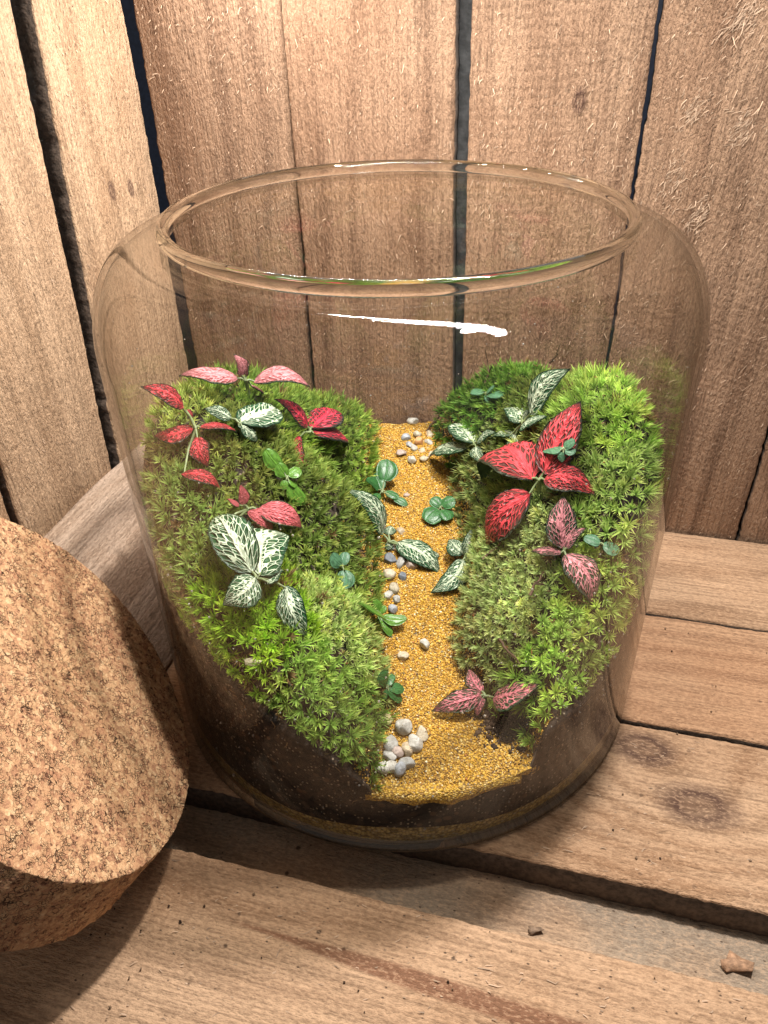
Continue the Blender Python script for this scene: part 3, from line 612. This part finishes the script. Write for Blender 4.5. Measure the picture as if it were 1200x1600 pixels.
# sand path
ys = np.linspace(-.976, .955, 150); ts = np.linspace(0, 1, 26); ls, rs_ = path_edges(ys)
ls = ls-.03+.012*vnoise(ys*14, 91); rs_ = rs_+.02+.014*vnoise(ys*14, 92)
X = ls[:, None]+(rs_-ls)[:, None]*ts[None]; Y = np.broadcast_to(ys[:, None], X.shape).copy()
Z = sand_z(X, Y)+.006*vnoise(Y*9+X*5, 93)+.005*vnoise(X*16-Y*4, 94)-.03*(np.abs(ts-.5)[None]*2)**6
rad = np.hypot(X, Y); out = rad > .976; X = np.where(out, X/rad*.976, X); Y = np.where(out, Y/rad*.976, Y)
# the path ends on a front edge pressed flat against the glass
ax_ = np.linspace(-.135, .41, 60); ay_ = -np.sqrt(.9765**2-ax_**2)
zt = sand_z(ax_, ay_)+.004-.03*np.clip((ax_-.30)/.11, 0, 1)**2; zb = zt-.05-.006*vnoise(ax_*12, 95)-.005*vnoise(ax_*31, 96)+.03*np.clip(np.abs(ax_-.17)/.33, 0, 1)**2
fr = np.vstack([np.stack([ax_, ay_, zb], -1), np.stack([ax_, ay_, zt], -1), np.stack([ax_*.97, ay_*.97, zt+.004], -1), np.stack([ax_*.90, ay_*.90, sand_z(ax_*.9, ay_*.9)-.010], -1)])
V = np.vstack([np.stack([X, Y, Z], -1).reshape(-1, 3), fr])
sand_m = grain_mat('golden_sand', [(0, (.20, .10, .012)), (.25, (.46, .245, .022)), (.55, (.58, .335, .034)), (.85, (.66, .41, .06)), (1, (.72, .55, .22))], 1100.0)
sand = mesh('sand_path', V, np.vstack([grid_faces(150, 26), grid_faces(4, 60, off=150*26)]), sand_m)
tag(sand, 'golden sand path winding back between the two moss banks', 'sand', None, 'stuff')
def octa(P, S, C, name, mat, parent):
    n = len(P); rg = np.random.default_rng(5)
    B = np.array([(1, 0, 0), (-1, 0, 0), (0, 1, 0), (0, -1, 0), (0, 0, 1), (0, 0, -1)], float)
    A = rg.normal(size=(n, 3)); A /= np.linalg.norm(A, axis=1)[:, None]; Bv = np.cross(A, rg.normal(size=(n, 3))); Bv /= np.linalg.norm(Bv, axis=1)[:, None]; Cv = np.cross(A, Bv)
    M = np.stack([A, Bv, Cv], 1)*(S[:, None]*rg.uniform(.7, 1.3, (n, 3)))[:, :, None]
    V = P[:, None]+np.einsum('kj,njd->nkd', B, M)
    F0 = np.array([(0, 2, 4), (2, 1, 4), (1, 3, 4), (3, 0, 4), (2, 0, 5), (1, 2, 5), (3, 1, 5), (0, 3, 5)])
    F = (F0[None]+(np.arange(n)*6)[:, None, None]).reshape(-1, 3)
    return mesh(name, V.reshape(-1, 3), F, mat, parent, smooth=False, colr=np.repeat(C, 6, 0))
N = 36000
gy = rng.uniform(-.968, .95, N); gl, gr = path_edges(gy); gt = rng.beta(.9, .9, N); gx = gl-.04+(gr-gl+.08)*gt+rng.normal(0, .02, N)
ok = np.hypot(gx, gy) < .962; gx, gy = gx[ok], gy[ok]
gz = np.maximum(sand_z(gx, gy)+.002+.006*vnoise(gy*9+gx*5, 93)+.005*vnoise(gx*16-gy*4, 94), ground(gx, gy)-.006)
pal = np.array([(.56, .305, .030), (.62, .355, .045), (.46, .235, .022), (.70, .50, .16), (.30, .145, .018), (.10, .055, .03), (.80, .72, .50), (.32, .11, .03)])
gc = pal[rng.choice(8, len(gx), p=(.29, .22, .19, .08, .10, .055, .03, .035))]*rng.uniform(.75, 1.2, (len(gx), 1))
go = octa(np.stack([gx, gy, gz], -1), rng.gamma(9, .00026, len(gx))+.0008, gc, 'sand_grains', tint_mat('sand_grain', .35, .5), None)
go.parent = sand; go['kind'] = 'stuff'

# ---------------------------------------------------------------- moss
def blades(P, Nn, ln, nb, colr, rg, wd=.0042, spread=(.25, 1.25)):
    """star shaped shoots: P points, Nn axis, ln length, nb blades each"""
    n = len(P); k = n*nb
    A = np.repeat(Nn, nb, 0); ref = np.where(np.abs(A[:, 2:3]) > .9, np.array([[1., 0, 0]]), np.array([[0., 0, 1]]))
    T1 = np.cross(A, ref); T1 /= np.linalg.norm(T1, axis=1)[:, None]; T2 = np.cross(A, T1)
    az = rg.uniform(0, 2*np.pi, k); rank = np.tile(np.linspace(0, 1, nb), n)
    el = spread[0]+(spread[1]-spread[0])*rank+rg.normal(0, .14, k)          # angle from the shoot axis
    D = np.cos(el)[:, None]*A+np.sin(el)[:, None]*(np.cos(az)[:, None]*T1+np.sin(az)[:, None]*T2)
    S = np.cross(D, A); S /= np.linalg.norm(S, axis=1)[:, None]+1e-9
    L = np.repeat(ln, nb)*rg.uniform(.65, 1.15, k)*(1-.25*rank)
    B = np.repeat(P, nb, 0)+A*(np.repeat(ln, nb)*(.35-.35*rank))[:, None]
    w = wd*rg.uniform(.75, 1.25, k)[:, None]
    curl = A*(-.10+.30*rg.random(k))[:, None]*L[:, None]
    m1 = B+D*L[:, None]*.45; tp = B+D*L[:, None]-curl*.8; m1 = m1+curl*.25
    V = np.stack([B-S*w*.6, B+S*w*.6, m1+S*w, m1-S*w, tp], 1).reshape(-1, 3); i = np.arange(k)*5
    F = np.concatenate([np.stack([i, i+1, i+2], -1), np.stack([i, i+2, i+3], -1), np.stack([i+3, i+2, i+4], -1)])
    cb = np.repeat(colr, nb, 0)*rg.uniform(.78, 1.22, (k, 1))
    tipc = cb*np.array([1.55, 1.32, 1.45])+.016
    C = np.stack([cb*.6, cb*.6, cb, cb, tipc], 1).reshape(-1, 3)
    return V, F, C
moss_m = foliage('moss_blade', .40, .55, .25)
shoot_all = {}
tot = 0
allx, ally, alli, = [], [], []
# Poisson-like scatter with the spacing of the cushion that a point belongs to
rg = np.random.default_rng(21)
def owner(x, y):
    d = np.stack([np.hypot(x-c[0], y-c[1])/c[2] for c in CUSHIONS]); return d.argmin(0), d.min(0)
cand = rg.uniform(-.96, .96, (60000, 2)); rr = np.hypot(cand[:, 0], cand[:, 1]); cand = cand[rr < .95]
lft, rgt = path_edges(cand[:, 1]); inpath = (cand[:, 0] > lft-.005+rg.normal(0, .012, len(cand))) & (cand[:, 0] < rgt+.005+rg.normal(0, .012, len(cand))); cand = cand[~inpath]
# keep the bare soil spot in front of the pink seedling
cand = cand[~((np.abs(cand[:, 0]-.36) < .10) & (cand[:, 1] < -.70) & (cand[:, 0] > .25) & (cand[:, 0] < .43))]
ow, od = owner(cand[:, 0], cand[:, 1])
cell = {}
keep = []
for i in range(len(cand)):
    s = CUSHIONS[ow[i]][5]*.78; q = cand[i]; gx_, gy_ = int(q[0]//.035), int(q[1]//.035); good = True
    for ax in (-1, 0, 1):
        for ay in (-1, 0, 1):
            for j in cell.get((gx_+ax, gy_+ay), ()):
                if (cand[j, 0]-q[0])**2+(cand[j, 1]-q[1])**2 < s*s: good = False; break
            if not good: break
        if not good: break
    if good: keep.append(i); cell.setdefault((gx_, gy_), []).append(i)
keep = np.array(keep); cand = cand[keep]; ow = ow[keep]; od = od[keep]
e = .012
gz0 = ground(cand[:, 0], cand[:, 1]); gdx = (ground(cand[:, 0]+e, cand[:, 1])-ground(cand[:, 0]-e, cand[:, 1]))/(2*e); gdy = (ground(cand[:, 0], cand[:, 1]+e)-ground(cand[:, 0], cand[:, 1]-e))/(2*e)
nrm = np.stack([-np.clip(gdx, -2, 2)*.75, -np.clip(gdy, -2, 2)*.75, np.ones(len(cand))], -1)+rg.normal(0, .22, (len(cand), 3)); nrm /= np.linalg.norm(nrm, axis=1)[:, None]
gap_noise = vnoise(cand[:, 0]*11+3, 61)+vnoise(cand[:, 1]*11+cand[:, 0]*6, 62)
for ci, c in enumerate(CUSHIONS):
    sel = (ow == ci) & (od < 1.9) & ~((od > .90) & (gap_noise > .55))
    P = np.stack([cand[sel, 0], cand[sel, 1], gz0[sel]+.004], -1); Nn = nrm[sel]; k = len(P)
    if k == 0: continue
    patch = (vnoise(P[:, 0]*7+ci, 71)+vnoise(P[:, 1]*7+ci*3, 72))[:, None]
    base = np.array(c[6])[None]*np.array([1.80, 1.62, 1.50])*(1+.16*np.clip(patch, -1.5, 1.5))*rg.uniform(.75, 1.25, (k, 1))
    yel = rg.random((k, 1))**3; base = base*(1+yel*np.array([[.45, .15, .2]]))
    dry = rg.random(k) < .02; base[dry] = np.array((.20, .13, .05))
    ln = .92*c[4]*rg.uniform(.7, 1.25, k)
    nb = 32 if c[4] > .045 else 26
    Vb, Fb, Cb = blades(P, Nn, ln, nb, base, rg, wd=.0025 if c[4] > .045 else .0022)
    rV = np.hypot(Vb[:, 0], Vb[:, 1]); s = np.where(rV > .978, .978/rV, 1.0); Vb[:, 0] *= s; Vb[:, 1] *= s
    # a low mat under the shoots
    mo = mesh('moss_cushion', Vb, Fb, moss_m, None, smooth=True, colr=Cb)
    tag(mo, c[7], 'moss', 'moss cushions planted in the jar', 'stuff'); tot += len(Fb)
print('moss tris', tot, 'shoots', len(cand))

# ---------------------------------------------------------------- plants
LM = {
 'white': leaf_mat('leaf_white', (.72, .82, .58), (.018, .070, .026), (.016, .055, .022), .080, 9.0, 2.5),
 'pink': leaf_mat('leaf_pink', (.86, .34, .36), (.30, .075, .075), (.030, .060, .028), .20, 8.0, 4.2, (.85, .35, .36)),
 'red': leaf_mat('leaf_red', (.85, .085, .10), (.095, .030, .024), (.030, .040, .022), .10, 8.0, 4.2),
 'crimson': leaf_mat('leaf_crimson', (.74, .045, .085), (.060, .022, .022), (.020, .032, .020), .09, 9.0, 2.8),
 'rose': leaf_mat('leaf_rose', (.86, .20, .22), (.50, .085, .095), (.060, .085, .040), .24, 8.0, 3.4, (.80, .20, .21)),
 'pinknet': leaf_mat('leaf_pinknet', (.88, .33, .36), (.050, .058, .034), (.028, .050, .028), .085, 8.0, 2.8),
 'pinkseed': leaf_mat('leaf_pinkseed', (.88, .28, .32), (.055, .065, .035), (.026, .060, .026), .11, 8.0, 2.5),
 'bright': green_leaf('leaf_bright', (.105, .235, .030), .28),
 'dark': green_leaf('leaf_dark', (.040, .140, .038), .33),
 'grey': green_leaf('leaf_grey', (.080, .190, .100), .42),
}
under = plain('leaf_underside', (.10, .17, .075), .55, None, .25, 200.0)
stem_m = plain('plant_stem', (.16, .20, .085), .5, None, .3, 300.0)
def leaf_mesh(b, t, wr, droop, kind, parent, origin, seed, roundleaf=False):
    rg = np.random.default_rng(seed); b, t = np.array(b), np.array(t)
    ax = t-b; L = np.linalg.norm(ax); ax = ax/L
    view = np.array([0, -.72, .70]); up = np.array([0, -.25, 1.0])+.35*view
    sd = np.cross(ax, up); sd /= np.linalg.norm(sd); nm = np.cross(sd, ax)
    roll = rg.normal(0, .16); sd, nm = sd*math.cos(roll)+nm*math.sin(roll), nm*math.cos(roll)-sd*math.sin(roll)
    nu, nv = 17, 11; u = np.linspace(0, 1, nu); v = np.linspace(-1, 1, nv)
    if roundleaf: w = np.sqrt(np.clip(u*(1-u)*4, 0, 1))**.95
    else: w = (u**.66)*((1-u)**1.02); w = w/w.max()*(1-.0*u)
    w = np.maximum(w, .02)*wr*L*.5
    Uu, Vv = np.meshgrid(u, v, indexing='ij'); W = w[:, None]*Vv*(1+.05*vnoise(Uu*6+np.sign(Vv)*9, seed)*np.abs(Vv)**3)
    arch = droop*L*2.2*(np.sin(np.pi*Uu**.9)*.55)
    cup = -.16*w[:, None]*np.abs(Vv)**2*2+.30*w[:, None]*np.exp(-np.abs(Vv)*0)*0
    fold = .38*w[:, None]*(np.abs(Vv)-.45*Vv**2)
    rip = .035*w[:, None]*np.sin(Uu*26+np.abs(Vv)*5)*np.abs(Vv)*(0 if roundleaf else 1)
    bow = rg.normal(0, .10)*L*np.sin(np.pi*Uu)
    X = b+ax*(Uu*L)[..., None]+sd*(W+bow)[..., None]+nm*(arch+cup*1.0+fold*.8+rip-(0 if roundleaf else rg.uniform(.3, 1.3))*L*np.clip(Uu-.62, 0, 1)**2)[..., None]
    X = X.reshape(-1, 3); thk = .0035
    V = np.vstack([X, X-nm*thk]); ft = grid_faces(nu, nv); n0 = nu*nv
    ring = [i*nv for i in range(nu)]+[(nu-1)*nv+j for j in range(1, nv)]+[i*nv+nv-1 for i in range(nu-2, -1, -1)]+[j for j in range(nv-2, 0, -1)]
    fr_ = np.array([(ring[i], ring[(i+1) % len(ring)], ring[(i+1) % len(ring)]+n0, ring[i]+n0) for i in range(len(ring))])
    F = np.vstack([ft, ft[:, ::-1]+n0, fr_]); fm = np.r_[np.zeros(len(ft)), np.ones(len(ft)), np.zeros(len(fr_))]
    uv = np.stack([Uu.ravel(), Vv.ravel()], -1); uv = np.vstack([uv, uv])
    return mesh('leaf', V, F, None, parent, uv=uv, origin=origin, mats=[LM[kind], under], fmat=fm)
def stem(c, gz, rows, parent, origin, rad):
    c = np.array(c); base = np.array([c[0], c[1], gz-.03])
    path = [base, base*.6+c*.4+np.array([.006, .003, 0]), c]
    V, F = tube(path, [rad*1.2, rad, rad*.9]); F = list(F); k = len(V)
    for r in rows:
        b, t = np.array(r[:3]), np.array(r[3:6]); inn = b+(t-b)*.06
        d = b-c
        V2, F2 = tube([c-np.array([0, 0, .004]), c+d*.5+np.array([0, 0, .006]), inn], [rad*.75, rad*.6, rad*.35], 6)
        F += [tuple(i+k for i in f) for f in F2]; V = np.vstack([V, V2]); k = len(V)
    return mesh('stem', V, F, stem_m, parent, origin=origin)
sid = 100
for lst, rl in ((FITTONIAS, False), (SEEDLINGS, True)):
    for kind, label, c, gz, rows in lst:
        og = (c[0], c[1], gz)
        root = empty('seedling' if rl else 'fittonia', og)
        tag(root, label, 'seedling' if rl else 'plant', 'small green seedlings in the moss' if rl else 'vein-leaved plants in the moss')
        stem(c, gz, rows, root, og, .0055 if rl else .008)
        for r in rows:
            sid += 1; leaf_mesh(r[:3], r[3:6], r[6]*(1.06 if not rl else 1.15), r[7], kind, root, og, sid, rl)

# ---------------------------------------------------------------- pebbles
PC = dict(white=(.56, .54, .49), cream=(.52, .45, .33), buff=(.50, .40, .27), grey=(.42, .41, .38), bluish=(.36, .38, .41), slate=(.15, .17, .20), rosy=(.46, .36, .31), speck=(.38, .38, .36), ochre=(.40, .33, .17), orange=(.55, .27, .10))
stone = stone_mat()
ico = None
def ico_sphere(sub=3):
    t = (1+5**.5)/2
    V = [(-1, t, 0), (1, t, 0), (-1, -t, 0), (1, -t, 0), (0, -1, t), (0, 1, t), (0, -1, -t), (0, 1, -t), (t, 0, -1), (t, 0, 1), (-t, 0, -1), (-t, 0, 1)]
    V = [np.array(v)/np.linalg.norm(v) for v in V]
    F = [(0, 11, 5), (0, 5, 1), (0, 1, 7), (0, 7, 10), (0, 10, 11), (1, 5, 9), (5, 11, 4), (11, 10, 2), (10, 7, 6), (7, 1, 8), (3, 9, 4), (3, 4, 2), (3, 2, 6), (3, 6, 8), (3, 8, 9), (4, 9, 5), (2, 4, 11), (6, 2, 10), (8, 6, 7), (9, 8, 1)]
    for _ in range(sub):
        cache = {}; G = []
        def mid(a, b):
            k = (min(a, b), max(a, b))
            if k not in cache: q = V[a]+V[b]; V.append(q/np.linalg.norm(q)); cache[k] = len(V)-1
            return cache[k]
        for a, b, c in F:
            x_, y_, z_ = mid(a, b), mid(b, c), mid(c, a); G += [(a, x_, z_), (b, y_, x_), (c, z_, y_), (x_, y_, z_)]
        F = G
    return np.array(V), np.array(F)
IV, IF = ico_sphere(3)
for i, (px, py, sz, ck, label) in enumerate(PEBBLES):
    rg = np.random.default_rng(500+i); V = IV.copy()
    for _ in range(9):                                       # flatten with random cutting planes: chipped gravel faces
        n_ = rg.normal(size=3); n_ /= np.linalg.norm(n_); d_ = rg.uniform(.62, .9); ex_ = np.maximum(V @ n_-d_, 0); V = V-n_*ex_[:, None]*.88
    V *= np.array([1.12, .85, .78])*rg.uniform(.85, 1.15, 3); an = rg.uniform(0, 6.28); ca, sa = math.cos(an), math.sin(an)
    V = V @ np.array([[ca, sa, 0], [-sa, ca, 0], [0, 0, 1]]); ti = rg.normal(0, .3); V = V @ np.array([[1, 0, 0], [0, math.cos(ti), math.sin(ti)], [0, -math.sin(ti), math.cos(ti)]])
    V = V/np.abs(V[:, :2]).max()*sz*.50
    gz = max(float(ground(px, py)), float(sand_z(px, py)))
    o = mesh('pebble', V, IF, stone, None); o.location = Vector((px, py, gz-V[:, 2].min()*.58))*U
    q = np.array(PC[ck])*rg.uniform(.9, 1.1); o.color = (q[0], q[1], q[2], 1)
    tag(o, label, 'pebble', 'pebbles beside the sand path')

# ---------------------------------------------------------------- twigs, chip, debris
twig_m = plain('twig_bark', (.10, .055, .030), .8, .0004, .4, 500.0)
for i, (a_, b_, label) in enumerate(TWIGS):
    a_, b_ = np.array(a_), np.array(b_); rg = np.random.default_rng(900+i); L = np.linalg.norm(b_-a_)
    pts = [a_+(b_-a_)*q+rg.normal(0, .035, 3)*L*math.sin(math.pi*q) for q in np.linspace(0, 1, 7)]
    V, F = tube(pts, np.linspace(.0062, .0028, 7), 6); F = list(F)
    m_ = pts[3]; V2, F2 = tube([m_, m_+rg.normal(0, .02, 3)+np.array([0, 0, .02]), m_+(b_-a_)*.25+rg.normal(0, .03, 3)+np.array([0, 0, .03])], [.003, .0024, .0014], 5)
    F += [tuple(j+len(V) for j in f) for f in F2]; V = np.vstack([V, V2])
    o = mesh('twig', V, F, twig_m, None, origin=a_); o.location = Vector(a_)*U
    tag(o, label, 'twig', 'dry twigs in the moss')
def flake(name, c, size, colr, label, cat, seed, rot):
    rg = np.random.default_rng(seed); n = 9; a_ = np.linspace(0, 2*np.pi, n, endpoint=False)
    rr_ = size*rg.uniform(.55, 1.1, n)*np.where(np.cos(a_-rot) > .3, 1.3, .75)
    top = np.stack([rr_*np.cos(a_), rr_*.62*np.sin(a_), .25*size*np.cos(2*a_+1)+rg.normal(0, .08, n)*size+size*.35], -1)
    V = np.vstack([top, top-np.array([0, 0, size*.10]), [top.mean(0)+np.array([0, 0, size*.25])], [top.mean(0)-np.array([0, 0, size*.02])]])
    F = [(j, (j+1) % n, 2*n) for j in range(n)]+[((j+1) % n+n, j+n, 2*n+1) for j in range(n)]+[(j, j+n, (j+1) % n+n, (j+1) % n) for j in range(n)]
    V[:, 2] -= V[:, 2].min()
    o = mesh(name, V, F, plain(name+'_skin', colr, .8, .0006, .35, 400.0), None, smooth=False); o.location = Vector(c)*U
    return tag(o, label, cat)
flake('wood_chip', CHIP, .055, (.42, .24, .14), 'curled brown wood chip lying on the pale lower board at the front right', 'wood chip', 4, 0.2)
flake('bark_flake', FLAKE, .030, (.26, .17, .11), 'thin dark bark flake on the pale lower board in front of the jar', 'flake', 5, 1.0)
flake('dry_leaf', DRYLEAF, .032, (.40, .36, .24), 'pale dry leaf fragment on the vivid green front moss', 'leaf', 6, 2.6)

# loose brown litter on the moss
N = 420
la = rng.uniform(-.9, .9, (N*3, 2)); la = la[np.hypot(la[:, 0], la[:, 1]) < .92]; l_, r_ = path_edges(la[:, 1]); la = la[(la[:, 0] < l_-.02) | (la[:, 0] > r_+.02)][:N]
lz = ground(la[:, 0], la[:, 1])+rng.uniform(.015, .045, len(la)); az = rng.uniform(0, 6.28, len(la)); ll = rng.uniform(.006, .022, len(la))
d = np.stack([np.cos(az), np.sin(az), rng.normal(0, .3, len(la))], -1)*ll[:, None]; sd = np.stack([-np.sin(az), np.cos(az), 0*az+.4], -1)*rng.uniform(.0015, .004, len(la))[:, None]
b = np.stack([la[:, 0], la[:, 1], lz], -1); V = np.stack([b-d, b+sd, b+d, b-sd, b+np.array([0, 0, .003]), b-np.array([0, 0, .003])], 1).reshape(-1, 3); i6 = (np.arange(len(la))*6)[:, None, None]
F = (np.array([(0, 1, 4), (1, 2, 4), (2, 3, 4), (3, 0, 4), (1, 0, 5), (2, 1, 5), (3, 2, 5), (0, 3, 5)])[None]+i6).reshape(-1, 3)
lc = np.array([(.16, .075, .03), (.10, .05, .025), (.26, .17, .08), (.24, .08, .025)])[rng.integers(0, 4, len(la))]
lo_ = mesh('moss_litter', V, F, tint_mat('dry_litter', .8, .2), None, smooth=False, colr=np.repeat(lc, 6, 0))
tag(lo_, 'tiny brown and rusty plant litter scattered over the moss in the jar', 'litter', None, 'stuff')
# condensation on the inside of the glass
N = 1000
ca_ = rng.uniform(0, 2*np.pi, N); cz = rng.uniform(.12, 1.5, N)*np.where(rng.random(N) < .5, .6, 1.0); cr_ = rng.gamma(4, .00045, N)+.0008
V0, F0 = ico_sphere(1)
P = np.stack([.9795*np.cos(ca_), .9795*np.sin(ca_), cz], -1)
V = (P[:, None]+V0[None]*cr_[:, None, None]).reshape(-1, 3); F = (F0[None]+(np.arange(N)*len(V0))[:, None, None]).reshape(-1, 3)
t = NT('water_drop'); wm = t.done(t.bsdf(Base_Color=(.75, .72, .68), Roughness=.15, Transmission_Weight=.8, IOR=1.33))
dp = mesh('condensation', V, F, wm, jar, origin=(0, 0, .004)); dp['kind'] = 'stuff'

# soil crumbs fallen on the floor boards
N = 150
fx = rng.uniform(-1.3, 2.0, N); fy = np.where(rng.random(N) < .5, rng.uniform(-1.9, -1.17, N), rng.uniform(-.87, .5, N))
wx = fx*c14+fy*s14; wy = -fx*s14+fy*c14; okk = np.hypot(wx, wy) > 1.06; wx, wy = wx[okk], wy[okk]
cb_ = np.array([(.035, .022, .015), (.06, .035, .022), (.20, .13, .08)])[rng.integers(0, 3, len(wx))]
oc = octa(np.stack([wx, wy, np.full(len(wx), .004)], -1), np.minimum(rng.gamma(3, .0011, len(wx))+.0015, .0065), cb_, 'soil_crumbs', tint_mat('crumb', .9, .2), None)
tag(oc, 'dark soil crumbs and bits strewn over the floor boards', 'crumbs', None, 'stuff')

# brown thatch of dead moss and roots squashed against the glass below the green
N = 2600
ta = rng.uniform(-np.pi, np.pi, N)                           # 0 = towards the front
ta = ta[~((ta > -.12) & (ta < .43))]; tx, ty = np.sin(ta), -np.cos(ta)
tr = rng.uniform(.955, .9775, len(ta)); tz = ground(tx*.965, ty*.965)-np.abs(rng.normal(0, .065, len(ta)))-.012
tl = rng.uniform(.015, .060, len(ta)); sl = rng.normal(0, .8, len(ta)); tw = rng.uniform(.0012, .0030, len(ta))
tg = np.stack([np.cos(ta), np.sin(ta), 0*ta], -1); p0 = np.stack([tx*tr, ty*tr, tz], -1); dd_ = tg*np.sin(sl)[:, None]+np.array([0, 0, -1])*np.cos(sl)[:, None]; wv = np.cross(dd_, np.stack([tx, ty, 0*tx], -1))
p1 = p0+dd_*tl[:, None]*.5+tg*(rng.normal(0, .15, len(ta))*tl)[:, None]; p2 = p0+dd_*tl[:, None]
V = np.stack([p0-wv*tw[:, None], p0+wv*tw[:, None], p1+wv*tw[:, None], p1-wv*tw[:, None], p2], 1); rr_ = np.hypot(V[..., 0], V[..., 1]); q_ = np.where(rr_ > .978, .978/rr_, 1.0); V[..., 0] *= q_; V[..., 1] *= q_
i5 = np.arange(len(ta))*5; F = np.concatenate([np.stack([i5, i5+1, i5+2], -1), np.stack([i5, i5+2, i5+3], -1), np.stack([i5+3, i5+2, i5+4], -1)])
tc = np.array([(.20, .125, .065), (.13, .080, .042), (.27, .18, .095), (.19, .17, .07)])[rng.integers(0, 4, len(ta))]
th_ = mesh('moss_thatch', V.reshape(-1, 3), F, bpy.data.materials['dry_litter'], None, smooth=False, colr=np.repeat(tc, 5, 0))
tag(th_, 'brown thatch of dead moss and roots pressed against the glass under the green', 'thatch', None, 'stuff')
# dark soil spilling out round the pink-veined seedling
N = 700
sx_ = rng.normal(.36, .05, N); sy_ = rng.normal(-.70, .045, N); hh = np.exp(-((sx_-.36)**2+(sy_+.70)**2)/.004)
sp_ = octa(np.stack([sx_, sy_, np.maximum(ground(sx_, sy_), sand_z(sx_, sy_))+.002+.018*hh*rng.random(N)], -1), rng.gamma(4, .0012, N)+.002, np.array([(.030, .019, .013), (.055, .034, .022), (.085, .055, .035)])[rng.integers(0, 3, N)], 'spilled_soil', bpy.data.materials['crumb'], None)
tag(sp_, 'small heap of loose dark soil beside the pink-veined seedling on the sand', 'soil', None, 'stuff')
